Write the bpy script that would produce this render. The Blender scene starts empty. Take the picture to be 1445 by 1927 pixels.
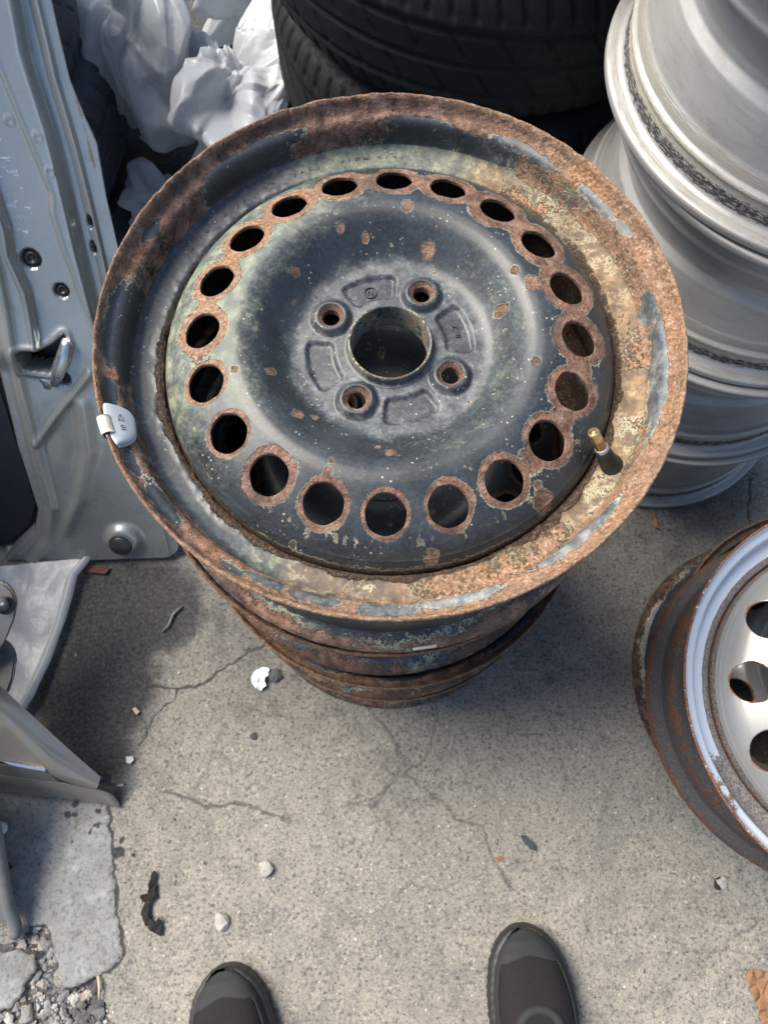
import bpy, bmesh, math, random
import numpy as np
from mathutils import Vector, Matrix

random.seed(7)
rng = np.random.default_rng(7)
D = bpy.data
scene = bpy.context.scene
COL = scene.collection
R_ = math.radians

# ------------------------------------------------------------------ camera, world, sun, exposure
CAM_H = 1.118
PITCH, ROLL, F_PX, PW, PH = 72.6, 0.4, 1400.0, 1445.0, 1927.0
th = R_(PITCH)
FW = np.array([0, math.cos(th), -math.sin(th)])
RT0 = np.array([1.0, 0, 0]); UP0 = np.cross(RT0, FW)
ra = R_(ROLL)
RT = math.cos(ra) * RT0 + math.sin(ra) * UP0
UP = -math.sin(ra) * RT0 + math.cos(ra) * UP0
CP = np.array([0, 0, CAM_H])
cam = D.cameras.new('camera'); camo = D.objects.new('camera', cam); COL.objects.link(camo)
M = Matrix(((RT[0], UP[0], -FW[0], 0), (RT[1], UP[1], -FW[1], 0), (RT[2], UP[2], -FW[2], CAM_H), (0, 0, 0, 1)))
camo.matrix_world = M
cam.sensor_fit = 'VERTICAL'; cam.sensor_height = 36.0
cam.lens = F_PX / PH * 36.0
cam.clip_start = 0.02; cam.clip_end = 500
cam.dof.use_dof = True; cam.dof.focus_distance = 0.55; cam.dof.aperture_fstop = 15.0
scene.camera = camo

SUN_AZ = R_(-62.0); SUN_EL = R_(55.0)          # azimuth from +Y towards +X
world = D.worlds.new("World"); scene.world = world; world.use_nodes = True
wn = world.node_tree.nodes; wl = world.node_tree.links
sky = wn.new('ShaderNodeTexSky'); sky.sky_type = 'NISHITA'; sky.sun_disc = False
sky.sun_elevation = SUN_EL; sky.sun_rotation = SUN_AZ % (2 * math.pi)
sky.dust_density = 2.0; sky.air_density = 1.0; sky.ozone_density = 1.0
wn['Background'].inputs['Strength'].default_value = 0.135
wl.new(sky.outputs[0], wn['Background'].inputs['Color'])
sun = D.lights.new('sun', 'SUN'); sun.energy = 4.5; sun.angle = R_(38); sun.color = (1.0, 0.92, 0.80)
suno = D.objects.new('sun', sun); COL.objects.link(suno)
sd = Vector((math.sin(SUN_AZ) * math.cos(SUN_EL), math.cos(SUN_AZ) * math.cos(SUN_EL), math.sin(SUN_EL)))
suno.rotation_euler = sd.to_track_quat('Z', 'Y').to_euler(); suno.location = sd * 20
scene.view_settings.view_transform = 'Standard'; scene.view_settings.look = 'None'
scene.view_settings.exposure = 0.80; scene.view_settings.gamma = 1.0
scene.view_settings.use_curve_mapping = False
scene.render.engine = 'CYCLES'
scene.cycles.max_bounces = 8

# ------------------------------------------------------------------ helpers
def at(px, py, z=0.0):
    """the world point seen at a photograph pixel, at height z above the ground"""
    d = FW * F_PX + RT * (px - PW / 2) - UP * (py - PH / 2)
    t = (z - CAM_H) / d[2]
    return CP + t * d

def sm(a, b, x):
    t = np.clip((x - a) / (b - a), 0, 1)
    return t * t * (3 - 2 * t)

def _hash(ix, iy, iz, seed):
    h = (ix.astype(np.int64) * 374761393 + iy.astype(np.int64) * 668265263 + iz.astype(np.int64) * 2147483647 + seed * 1274126177) & 0xffffffff
    h = ((h ^ (h >> 13)) * 1274126177) & 0xffffffff
    h = ((h ^ (h >> 16)) * 2246822519) & 0xffffffff
    return ((h ^ (h >> 15)) & 0xffff) / 65535.0

def vnoise(P, scale, seed=0):
    Q = np.asarray(P, float) * scale
    i = np.floor(Q).astype(np.int64); f = Q - i; f = f * f * (3 - 2 * f)
    out = 0
    for dx in (0, 1):
        for dy in (0, 1):
            for dz in (0, 1):
                w = (f[:, 0] if dx else 1 - f[:, 0]) * (f[:, 1] if dy else 1 - f[:, 1]) * (f[:, 2] if dz else 1 - f[:, 2])
                out = out + w * _hash(i[:, 0] + dx, i[:, 1] + dy, i[:, 2] + dz, seed)
    return out

def fbm(P, scale, octs=4, seed=0, gain=.5):
    a, t, s = 1.0, 0.0, 0.0
    for k in range(octs):
        t = t + a * vnoise(P, scale * 2 ** k, seed + 17 * k); s += a; a *= gain
    return t / s

def mk(name, V, F, mat, parent=None, col=None, smooth=True, vec=None):
    """one mesh object from a vertex array and one or more face arrays"""
    V = np.asarray(V, np.float64).reshape(-1, 3)
    Fs = F if isinstance(F, list) else [F]
    Fs = [np.asarray(f, np.int32) for f in Fs if len(f)]
    me = D.meshes.new(name)
    me.vertices.add(len(V)); me.vertices.foreach_set('co', V.ravel())
    loops = np.concatenate([f.ravel() for f in Fs]); tot = np.concatenate([np.full(len(f), f.shape[1], np.int32) for f in Fs])
    start = np.concatenate([[0], np.cumsum(tot)[:-1]]).astype(np.int32)
    me.loops.add(len(loops)); me.loops.foreach_set('vertex_index', loops)
    me.polygons.add(len(tot)); me.polygons.foreach_set('loop_start', start); me.polygons.foreach_set('loop_total', tot)
    me.polygons.foreach_set('use_smooth', np.full(len(tot), smooth))
    if col is not None:
        a = me.attributes.new('mask', 'FLOAT_COLOR', 'POINT')
        c = np.zeros((len(V), 4), np.float32); col = np.asarray(col, np.float32); c[:, :col.shape[1]] = col
        a.data.foreach_set('color', c.ravel())
    if vec is not None:
        a = me.attributes.new('flow', 'FLOAT_VECTOR', 'POINT')
        a.data.foreach_set('vector', np.asarray(vec, np.float32).ravel())
    me.update(calc_edges=True); me.validate(clean_customdata=False)
    me.materials.append(mat)
    o = D.objects.new(name, me); COL.objects.link(o)
    if parent is not None: o.parent = parent
    return o

def tag(o, label, cat=None, group=None, kind=None):
    o['label'] = label
    if cat: o['category'] = cat
    if group: o['group'] = group
    if kind: o['kind'] = kind
    return o

def empty(name, loc=(0, 0, 0), rot=(0, 0, 0)):
    o = D.objects.new(name, None); COL.objects.link(o); o.location = loc; o.rotation_euler = rot; o.empty_display_size = .05
    return o

def dup(root, loc, rot=(0, 0, 0)):
    r = root.copy(); COL.objects.link(r); r.location = loc; r.rotation_euler = rot
    for ch in list(root.children):
        c = ch.copy(); COL.objects.link(c); c.parent = r
        for g in ch.children:
            d = g.copy(); COL.objects.link(d); d.parent = c
    return r

def grid_faces(n, m, wrap_n=False, off=0):
    """quads of an n x m vertex grid (index i*m+j)"""
    ni = n if wrap_n else n - 1
    i = np.arange(ni)[:, None]; j = np.arange(m - 1)[None, :]
    i2 = (i + 1) % n
    return np.stack([i * m + j, i2 * m + j, i2 * m + j + 1, i * m + j + 1], -1).reshape(-1, 4) + off

def dens(pts, step):
    pts = np.asarray(pts, float); out = [pts[0]]
    for a, b in zip(pts[:-1], pts[1:]):
        k = max(1, int(math.ceil(np.linalg.norm(b - a) / step)))
        for q in range(1, k + 1): out.append(a + (b - a) * q / k)
    return np.array(out)

def smooth_poly(pts, step=.0012, it=3):
    p = dens(pts, step)
    for _ in range(it): p[1:-1] = .25 * p[:-2] + .5 * p[1:-1] + .25 * p[2:]
    return p

def revolve(prof, n, closed=True):
    prof = np.asarray(prof, float)
    if closed: prof = np.vstack([prof, prof[:1]])
    m = len(prof)
    t = np.linspace(0, 2 * np.pi, n, endpoint=False)
    V = np.stack([np.cos(t)[:, None] * prof[None, :, 0], np.sin(t)[:, None] * prof[None, :, 0], np.broadcast_to(prof[None, :, 1], (n, m))], -1)
    s = np.concatenate([[0], np.cumsum(np.linalg.norm(np.diff(prof, axis=0), axis=1))])
    TT = np.repeat(t, m); SS = np.tile(s, n)
    return V.reshape(-1, 3), grid_faces(n, m, True), TT, SS

def offset_line(p, d):
    t = np.gradient(p, axis=0); t /= np.linalg.norm(t, axis=1)[:, None] + 1e-12
    return p + d * np.stack([t[:, 1], -t[:, 0]], -1)

def adiff(a, b): return np.abs((a - b + 180) % 360 - 180)

def seg_dist(P, poly, closed=False):
    poly = np.asarray(poly, float)
    if closed: poly = np.vstack([poly, poly[:1]])
    best = np.full(len(P), 1e9)
    for a, b in zip(poly[:-1], poly[1:]):
        ab = b - a; L = ab @ ab + 1e-12
        t = np.clip(((P - a) @ ab) / L, 0, 1)
        best = np.minimum(best, np.hypot(*(P - a - t[:, None] * ab).T))
    return best

def inside(P, poly):
    poly = np.asarray(poly, float); r = np.zeros(len(P), bool); x, y = P[:, 0], P[:, 1]
    j = len(poly) - 1
    for i in range(len(poly)):
        xi, yi = poly[i]; xj, yj = poly[j]
        c = ((yi > y) != (yj > y)) & (x < (xj - xi) * (y - yi) / (yj - yi + 1e-12) + xi)
        r ^= c; j = i
    return r

# ------------------------------------------------------------------ materials
class NT:
    def __init__(s, name):
        s.m = D.materials.new(name); s.m.use_nodes = True
        s.n = s.m.node_tree.nodes; s.l = s.m.node_tree.links
        s.b = s.n['Principled BSDF']
    def node(s, t, **kw):
        n = s.n.new(t)
        for k, v in kw.items(): setattr(n, k, v)
        return n
    def val(s, sock, v):
        if hasattr(v, 'is_output') or isinstance(v, bpy.types.NodeSocket): s.l.new(v, sock)
        elif isinstance(v, (tuple, list)) and len(v) == 3 and sock.type == 'RGBA': sock.default_value = (*v, 1)
        else: sock.default_value = v
    def coord(s): return s.node('ShaderNodeTexCoord').outputs['Object']
    def geo(s): return s.node('ShaderNodeNewGeometry').outputs['Position']
    def noise(s, vec, scale, detail=4, rough=.55, dist=0, lac=2.0):
        n = s.node('ShaderNodeTexNoise'); s.val(n.inputs['Vector'], vec)
        n.inputs['Scale'].default_value = scale; n.inputs['Detail'].default_value = detail
        n.inputs['Roughness'].default_value = rough; n.inputs['Distortion'].default_value = dist
        return n.outputs['Fac']
    def voro(s, vec, scale, feature='F1', out='Distance'):
        n = s.node('ShaderNodeTexVoronoi', feature=feature); s.val(n.inputs['Vector'], vec); n.inputs['Scale'].default_value = scale
        return n.outputs[out]
    def math(s, op, a, b=0.0, clamp=False):
        n = s.node('ShaderNodeMath', operation=op, use_clamp=clamp); s.val(n.inputs[0], a); s.val(n.inputs[1], b); return n.outputs[0]
    def step(s, x, lo, hi, a=0.0, b=1.0):
        n = s.node('ShaderNodeMapRange', interpolation_type='SMOOTHSTEP'); s.val(n.inputs[0], x)
        for i, v in zip((1, 2, 3, 4), (lo, hi, a, b)): s.val(n.inputs[i], v)
        return n.outputs[0]
    def mix(s, f, a, b):
        n = s.node('ShaderNodeMix', data_type='RGBA'); s.val(n.inputs[0], f); s.val(n.inputs[6], a); s.val(n.inputs[7], b); return n.outputs[2]
    def mul(s, a, b):
        n = s.node('ShaderNodeMix', data_type='RGBA', blend_type='MULTIPLY'); n.inputs[0].default_value = 1; s.val(n.inputs[6], a); s.val(n.inputs[7], b); return n.outputs[2]
    def ramp(s, f, stops):
        n = s.node('ShaderNodeValToRGB'); s.val(n.inputs[0], f); cr = n.color_ramp
        while len(cr.elements) < len(stops): cr.elements.new(.5)
        for e, (p, c) in zip(cr.elements, stops): e.position = p; e.color = (*c, 1)
        return n.outputs[0]
    def attr(s, name='mask'):
        a = s.node('ShaderNodeAttribute', attribute_name=name)
        sp = s.node('ShaderNodeSeparateColor'); s.l.new(a.outputs['Color'], sp.inputs[0])
        return sp.outputs[0], sp.outputs[1], sp.outputs[2], a.outputs['Alpha']
    def vattr(s, name='flow'): return s.node('ShaderNodeAttribute', attribute_name=name).outputs['Vector']
    def scalev(s, vec, sc):
        n = s.node('ShaderNodeMapping'); s.val(n.inputs['Vector'], vec); n.inputs['Scale'].default_value = sc; return n.outputs[0]
    def bump(s, h, strength=.5, dist=.001, normal=None):
        n = s.node('ShaderNodeBump'); s.val(n.inputs['Height'], h); n.inputs['Strength'].default_value = strength; n.inputs['Distance'].default_value = dist
        if normal is not None: s.l.new(normal, n.inputs['Normal'])
        return n.outputs[0]
    def out(s, color=None, rough=None, metal=None, normal=None, spec=None, coat=None):
        for k, v in (('Base Color', color), ('Roughness', rough), ('Metallic', metal), ('Normal', normal), ('Specular IOR Level', spec), ('Coat Weight', coat)):
            if v is not None: s.val(s.b.inputs[k], v)
        return s.m

def plain(name, c, rough=.6, metal=0, nscale=60, var=.25, bump=.2, bdist=.0006):
    t = NT(name); co = t.coord(); n = t.noise(co, nscale, 5)
    dark = tuple(x * (1 - var) for x in c); lite = tuple(min(1, x * (1 + var)) for x in c)
    t.out(t.mix(n, dark, lite), t.step(n, .2, .8, rough - .08, rough + .08), metal, t.bump(t.noise(co, nscale * 6, 4), bump, bdist))
    return t.m

def steel_material(name, paint, rust_dark=1.0, flake=1.0):
    """painted steel with rust: mask = rust, dust, greyness of the dust, dark crud"""
    t = NT(name); co = t.coord()
    Rr, G, B, A = t.attr()
    n1 = t.noise(co, 80, 7, .68); n2 = t.noise(co, 380, 6, .7); n3 = t.noise(co, 30, 5, .62); n4 = t.noise(co, 900, 3, .65)
    edge = t.math('ADD', t.math('MULTIPLY', t.math('SUBTRACT', n1, .5), 1.15), t.math('MULTIPLY', t.math('SUBTRACT', n2, .5), .9))
    rv = t.math('ADD', Rr, edge)
    rust = t.step(rv, .44, .56)
    halo = t.math('SUBTRACT', t.step(rv, .28, .46), rust, True)
    pc = t.mix(t.step(n3, .35, .7), paint, tuple(x * 1.6 + .006 for x in paint))
    pc = t.mix(t.math('MULTIPLY', t.step(n2, .42, .72), .16), pc, (.13, .15, .16))
    pc = t.mix(t.math('MULTIPLY', t.step(n4, .62, .74), .22), pc, (.26, .28, .28))
    sp = t.step(t.voro(co, 210), .20, .09); gate = t.step(t.noise(co, 45, 3), .48, .62)
    spk = t.math('MULTIPLY', sp, gate)
    pc = t.mix(t.math('MULTIPLY', spk, .8), pc, (.44, .38, .27))
    dn = t.math('ADD', G, t.math('ADD', t.math('MULTIPLY', t.math('SUBTRACT', n1, .5), .8), t.math('MULTIPLY', t.math('SUBTRACT', n2, .5), .6)))
    dust = t.math('MULTIPLY', t.step(dn, .05, 1.0), t.step(G, .0, .12))
    tan = t.mix(t.step(n1, .35, .7), (.150, .090, .042), (.36, .235, .120))
    gry = t.mix(t.step(n1, .35, .7), (.12, .13, .14), (.29, .30, .30))
    grn = t.mix(t.step(n1, .35, .7), (.13, .165, .14), (.33, .35, .235))
    dcol = t.mix(t.step(B, .0, .5), tan, grn); dcol = t.mix(t.step(B, .5, 1.0), dcol, gry)
    pc = t.mix(dust, pc, dcol)
    pc = t.mix(t.math('MULTIPLY', halo, t.step(t.noise(co, 22, 4, .6), .38, .62, .05, .95)), pc, t.mix(n1, (.24, .26, .19), (.50, .46, .31)))
    # rust
    rc = t.ramp(n1, [(.28, (.048, .026, .017)), (.42, (.125, .068, .046)), (.53, (.235, .132, .092)), (.64, (.36, .225, .165)), (.76, (.31, .24, .205))])
    org = t.step(t.noise(co, 24, 5, .65), .48, .66)
    rc = t.mix(t.math('MULTIPLY', org, t.step(G, .05, .4, .22, .7)), rc, t.ramp(n2, [(.3, (.14, .045, .012)), (.5, (.40, .155, .042)), (.7, (.54, .28, .11))]))
    rc = t.mix(t.step(n2, .54, .72, 0, .7), rc, (.36, .27, .215))
    rc = t.mix(t.step(n2, .47, .30, 0, .85), rc, (.040, .024, .018))
    rc = t.mix(t.step(n4, .48, .36, 0, .6), rc, (.035, .022, .017))
    rc = t.mix(t.math('MULTIPLY', t.step(t.noise(co, 15, 4), .46, .66), t.step(G, .35, .1, 0, .62)), rc, (.062, .046, .040))
    gl = t.math('MULTIPLY', t.step(G, .12, .4), t.step(n2, .60, .68))
    rc = t.mix(t.math('MULTIPLY', t.step(G, .1, .6), .55), rc, t.mix(t.step(n2, .35, .65), (.20, .105, .05), (.50, .34, .205)))
    rc = t.mix(t.math('MULTIPLY', gl, .85), rc, (.60, .54, .46))
    if rust_dark != 1.0: rc = t.mul(rc, (rust_dark, rust_dark * .94, rust_dark * .9))
    c = t.mix(rust, pc, rc)
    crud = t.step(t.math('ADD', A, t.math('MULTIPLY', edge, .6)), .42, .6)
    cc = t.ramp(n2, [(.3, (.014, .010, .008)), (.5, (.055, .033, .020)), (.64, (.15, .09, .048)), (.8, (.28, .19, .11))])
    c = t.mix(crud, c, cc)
    allr = t.math('MAXIMUM', rust, crud)
    rough = t.math('MAXIMUM', t.step(allr, 0, 1, .42, .82), t.step(dust, 0, 1, .42, .85))
    rough = t.math('ADD', rough, t.math('MULTIPLY', t.math('SUBTRACT', n2, .5), .25))
    h = t.math('ADD', t.math('MULTIPLY', n1, 1.3), t.math('ADD', t.math('MULTIPLY', n2, 1.2), t.math('MULTIPLY', n4, .5)))
    hh = t.math('MULTIPLY', h, t.step(allr, 0, 1, .03, 1.0))
    hh = t.math('ADD', hh, t.math('MULTIPLY', rust, .3))
    t.out(c, rough, 0.0, t.bump(hh, 1.0, .0022), .5)
    return t.m

def alloy_material():
    t = NT('cast_alloy'); fl = t.vattr(); co = t.coord(); Rr, G, B, A = t.attr()
    st = t.noise(t.scalev(fl, (30, 900, 1)), 1, 5, .6)
    st2 = t.noise(t.scalev(fl, (110, 1500, 1)), 1, 4, .65)
    bl = t.noise(t.scalev(fl, (140, 420, 1)), 1, 6, .7)
    fn = t.noise(co, 700, 3)
    base = t.mix(st, (.29, .288, .278), (.37, .366, .352))
    base = t.mix(t.math('MULTIPLY', t.step(t.noise(co, 9, 4), .45, .75), .35), base, (.185, .18, .168))
    base = t.mix(t.math('MULTIPLY', t.step(fn, .58, .70), .55), base, (.22, .21, .20))
    cv = t.math('ADD', Rr, t.math('MULTIPLY', t.math('SUBTRACT', t.math('ADD', st2, bl), 1.0), 1.5))
    black = t.step(cv, .52, .60)
    cream = t.math('MULTIPLY', t.step(t.math('ADD', B, t.math('MULTIPLY', t.math('SUBTRACT', t.noise(t.scalev(fl, (90, 900, 1)), 1.7, 5, .7), .5), 2.2)), .50, .8), .8)
    c = t.mix(cream, base, (.50, .45, .35)); c = t.mix(black, c, (.035, .035, .038))
    gv = t.step(t.math('ADD', G, t.math('MULTIPLY', t.math('SUBTRACT', st, .5), 1.4)), .45, .7)
    c = t.mix(t.math('MULTIPLY', gv, .7), c, (.14, .125, .10))
    scr = t.math('MULTIPLY', t.step(t.noise(t.scalev(fl, (160, 45, 1)), 1, 2), .73, .76), t.step(t.noise(co, 11, 2), .55, .7))
    c = t.mix(t.math('MULTIPLY', scr, .6), c, (.85, .85, .84))
    grm = t.step(t.noise(t.scalev(fl, (14, 60, 1)), 1, 6, .7), .48, .72); c = t.mix(t.math('MULTIPLY', grm, .45), c, (.165, .155, .135))
    nick = t.math('MULTIPLY', t.step(t.noise(co, 240, 4, .7), .66, .70), t.step(t.noise(co, 16, 3), .48, .6)); c = t.mix(t.math('MULTIPLY', nick, .8), c, (.05, .047, .045))
    dirty = t.math('MAXIMUM', black, t.math('MAXIMUM', cream, gv))
    rough = t.math('ADD', t.step(dirty, 0, 1, .47, .8), t.math('MULTIPLY', t.math('SUBTRACT', st, .5), .2))
    t.out(c, rough, t.step(dirty, 0, 1, .3, .0), t.bump(t.math('ADD', t.math('MULTIPLY', bl, dirty), t.math('MULTIPLY', fn, .05)), .5, .0012))
    return t.m

def silver_paint_material():
    """silver wheel paint; mask = rust, grey primer band"""
    t = NT('silver_wheel_paint'); co = t.coord(); Rr, G, B, A = t.attr()
    n1 = t.noise(co, 90, 6, .65); n2 = t.noise(co, 420, 5, .65); n3 = t.noise(co, 12, 3)
    e = t.math('ADD', t.math('MULTIPLY', t.math('SUBTRACT', n1, .5), .9), t.math('MULTIPLY', t.math('SUBTRACT', n2, .5), .5))
    rv = t.math('ADD', Rr, e); rust = t.step(rv, .48, .54)
    prim = t.step(t.math('ADD', G, t.math('MULTIPLY', e, .8)), .45, .53)
    c = t.mix(n3, (.245, .245, .24), (.30, .297, .288))
    c = t.mix(t.math('MULTIPLY', t.step(n2, .6, .75), .12), c, (.35, .32, .27))
    pr = t.ramp(n2, [(.3, (.06, .055, .055)), (.5, (.13, .12, .115)), (.7, (.26, .235, .215))])
    c = t.mix(prim, c, pr); c = t.mix(t.math('MULTIPLY', B, .75), c, t.mix(n1, (.008, .010, .014), (.030, .028, .026)))
    SHB = B
    c = t.mix(t.math('MULTIPLY', A, t.math('SUBTRACT', 1.0, prim)), c, (.52, .57, .62))  # pale blue sky reflection painted into the lip colour
    rc = t.ramp(n2, [(.3, (.05, .022, .014)), (.5, (.17, .07, .035)), (.65, (.32, .15, .08)), (.8, (.42, .3, .22))])
    rc = t.mix(t.math('MULTIPLY', SHB, .6), rc, (.045, .024, .015)); c = t.mix(rust, c, rc)
    d = t.math('MAXIMUM', rust, prim)
    t.out(c, t.step(d, 0, 1, .30, .8), t.step(d, 0, 1, .25, 0), t.bump(t.math('MULTIPLY', t.math('ADD', n1, n2), t.step(d, 0, 1, .02, 1)), .7, .0014), None, t.step(d, 0, 1, .5, 0))
    return t.m

def tyre_material(name='tyre_rubber', lift=1.0):
    t = NT(name); co = t.coord(); fl = t.vattr(); Rr, G, B, A = t.attr()
    n = t.noise(co, 14, 5, .6); n2 = t.noise(co, 160, 5, .65)
    sc = t.noise(t.scalev(fl, (16, 160, 1)), 1, 4, .6)
    c = t.mix(n, tuple(lift * x for x in (.0042, .0050, .0065)), tuple(lift * x for x in (.0085, .0095, .0115)))
    c = t.mix(t.math('MULTIPLY', t.step(sc, .5, .8), .5), c, (.018, .019, .021))
    c = t.mix(t.math('MULTIPLY', t.step(t.math('ADD', Rr, t.math('MULTIPLY', t.math('SUBTRACT', n2, .5), 1.0)), .5, .9), .3), c, (.045, .043, .042))
    t.out(c, t.step(n2, .3, .7, .55, .78), 0, t.bump(t.math('ADD', n2, t.math('MULTIPLY', sc, .4)), .35, .0012), .3)
    return t.m

def door_material():
    t = NT('silver_car_paint'); co = t.coord(); Rr, G, B, A = t.attr()
    n = t.noise(co, 6, 4); n2 = t.noise(co, 900, 2); n3 = t.noise(co, 45, 6, .7)
    c = t.mix(n, (.27, .29, .29), (.33, .35, .345))
    c = t.mix(t.math('MULTIPLY', t.step(n3, .5, .8), .35), c, (.17, .175, .17))
    scr = t.noise(t.scalev(co, (90, 260, 260)), 1, 5, .75)
    c = t.mix(t.step(t.math('ADD', Rr, t.math('MULTIPLY', t.math('SUBTRACT', scr, .5), 2.2)), .80, .95), c, (.62, .66, .70))
    c = t.mix(t.step(t.math('ADD', G, t.math('MULTIPLY', t.math('SUBTRACT', n3, .5), 1.2)), .5, .75), c, (.20, .15, .10))
    t.out(c, t.step(n3, .3, .8, .24, .42), .55, t.bump(t.math('ADD', n2, t.math('MULTIPLY', n3, 1.5)), .08, .0006), None, .35)
    return t.m

def ground_material():
    """concrete; mask = crack, mortar patch, stain, gravel bed"""
    t = NT('worn_concrete'); co = t.coord(); Rr, G, B, A = t.attr()
    n1 = t.noise(co, 5, 6, .6); n2 = t.noise(co, 34, 6, .65); n3 = t.noise(co, 190, 5, .7); n4 = t.noise(co, 620, 3, .6)
    c = t.mix(t.step(n1, .3, .7), (.190, .182, .165), (.295, .274, .236))
    c = t.mix(t.step(n2, .42, .75, 0, .55), c, (.36, .325, .265))
    c = t.mix(t.step(n2, .50, .28, 0, .6), c, (.13, .124, .115))
    blo = t.noise(co, 2.2, 5, .62); c = t.mix(t.step(blo, .50, .66, 0, .5), c, (.135, .135, .135)); c = t.mix(t.step(blo, .46, .34, 0, .35), c, (.36, .325, .27))
    c = t.mix(t.step(n3, .49, .34, 0, .85), c, (.070, .068, .066))
    n5 = t.noise(co, 330, 3, .6); c = t.mix(t.step(n5, .44, .33, 0, .75), c, (.06, .058, .056)); c = t.mix(t.step(n5, .60, .70, 0, .55), c, (.46, .43, .37))
    c = t.mix(t.step(n3, .55, .74, 0, .8), c, (.45, .41, .34))
    c = t.mix(t.step(n4, .60, .75, 0, .6), c, (.50, .46, .39))
    # aggregate showing through: pale and dark grains
    v = t.voro(co, 150); vc = t.node('ShaderNodeTexVoronoi'); t.val(vc.inputs['Vector'], co); vc.inputs['Scale'].default_value = 150
    sep = t.node('ShaderNodeSeparateColor'); t.l.new(vc.outputs['Color'], sep.inputs[0])
    grain = t.math('MULTIPLY', t.step(v, .34, .18), t.step(sep.outputs[0], .88, .90))
    c = t.mix(t.math('MULTIPLY', grain, t.step(n2, .35, .65, .3, .8)), c, t.mix(sep.outputs[1], (.35, .30, .22), (.62, .58, .50)))
    dk = t.math('MULTIPLY', t.step(v, .36, .2), t.step(sep.outputs[0], .12, .10))
    c = t.mix(t.math('MULTIPLY', dk, t.step(n1, .35, .65, .85, .45)), c, (.055, .052, .05))
    # mortar patch
    mc = t.mix(t.step(n1, .3, .7), (.17, .18, .182), (.29, .305, .30)); mc = t.mix(t.step(n2, .5, .8, 0, .7), mc, (.46, .48, .46))
    mc = t.mix(t.step(n3, .52, .34, 0, .6), mc, (.085, .085, .085))
    mc = t.mix(t.step(n2, .42, .25, 0, .6), mc, (.11, .112, .115))
    c = t.mix(t.step(t.math('ADD', G, t.math('MULTIPLY', t.math('SUBTRACT', n2, .5), .9)), .25, .85), c, mc)
    gc = t.mix(t.step(n3, .4, .65), (.035, .034, .034), (.16, .155, .15))
    c = t.mix(t.step(t.math('ADD', A, t.math('MULTIPLY', t.math('SUBTRACT', n2, .5), .5)), .42, .58), c, gc)
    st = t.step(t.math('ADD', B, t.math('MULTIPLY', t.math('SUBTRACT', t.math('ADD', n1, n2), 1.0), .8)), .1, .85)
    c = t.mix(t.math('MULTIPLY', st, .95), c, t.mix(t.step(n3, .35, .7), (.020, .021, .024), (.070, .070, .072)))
    cr = t.step(t.math('ADD', Rr, t.math('MULTIPLY', t.math('SUBTRACT', n3, .5), .4)), .18, .72)
    c = t.mix(t.math('MULTIPLY', cr, .9), c, (.045, .047, .050))
    h = t.math('ADD', t.math('ADD', t.math('MULTIPLY', n2, 1.4), n3), t.math('ADD', t.math('MULTIPLY', n4, .5), t.math('MULTIPLY', grain, .35)))
    t.out(c, t.step(n3, .3, .7, .78, .95), 0, t.bump(h, .8, .0022), .3)
    return t.m

def plastic_material():
    t = NT('white_plastic_film'); co = t.coord()
    n = t.noise(co, 14, 5, .6); n2 = t.noise(co, 55, 5, .7)
    c = t.mix(n, (.52, .55, .58), (.65, .68, .71)); c = t.mix(t.step(n2, .55, .8, 0, .4), c, (.50, .49, .47))
    b = t.bump(t.math('ADD', n2, t.math('MULTIPLY', t.noise(co, 160, 4), .4)), .35, .003)
    t.out(c, t.step(n2, .3, .7, .18, .34), 0, b, .6)
    tr = t.node('ShaderNodeBsdfTranslucent'); tr.inputs[0].default_value = (.62, .68, .74, 1)
    ms = t.node('ShaderNodeMixShader'); ms.inputs[0].default_value = .38
    t.l.new(t.b.outputs[0], ms.inputs[1]); t.l.new(tr.outputs[0], ms.inputs[2])
    t.l.new(ms.outputs[0], t.n['Material Output'].inputs['Surface'])
    return t.m

def mesh_fabric_material():
    t = NT('shoe_mesh_fabric'); co = t.coord()
    w1 = t.node('ShaderNodeTexWave', bands_direction='DIAGONAL'); t.val(w1.inputs['Vector'], co); w1.inputs['Scale'].default_value = 420; w1.inputs['Distortion'].default_value = .6
    w2 = t.node('ShaderNodeTexWave', bands_direction='DIAGONAL'); t.val(w2.inputs['Vector'], t.scalev(co, (-1, 1, 1))); w2.inputs['Scale'].default_value = 420; w2.inputs['Distortion'].default_value = .6
    w = t.math('MULTIPLY', w1.outputs['Fac'], w2.outputs['Fac'])
    w = t.math('ADD', t.math('MULTIPLY', w, .5), t.math('MULTIPLY', t.noise(co, 700, 3, .7), .6))
    c = t.mix(t.step(w, .25, .7), (.003, .003, .0035), (.030, .027, .029))
    t.out(c, .8, 0, t.bump(w, .6, .0008), .25)
    return t.m

M_RUSTY = steel_material('rusty_black_steel', (.0150, .0190, .0228))
M_RUSTY2 = steel_material('dark_rusty_steel', (.012, .017, .024), .55)
M_ALLOY = alloy_material(); M_SILVER = silver_paint_material(); M_TYRE = tyre_material()
M_DOOR = door_material(); M_GROUND = ground_material(); M_FILM = plastic_material()
M_RUBBER = plain('black_rubber', (.016, .016, .017), .55, 0, 80, .3)
M_BLACKTRIM = plain('dark_door_trim', (.012, .016, .022), .42, 0, 120, .2, .1)
M_BRASS = plain('brass', (.66, .52, .24), .3, .9, 300, .2, .15, .0003)
M_ZINC = plain('grey_zinc', (.40, .43, .46), .55, .1, 120, .1, .1)
M_CLIP = plain('worn_cream_clip', (.58, .52, .44), .6, .1, 250, .25, .3)
M_LATCH = plain('zinc_plated_latch', (.55, .58, .60), .25, .9, 120, .2, .15)
M_BOLT = plain('dark_bolt_steel', (.055, .06, .065), .38, .6, 120, .3)
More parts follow.
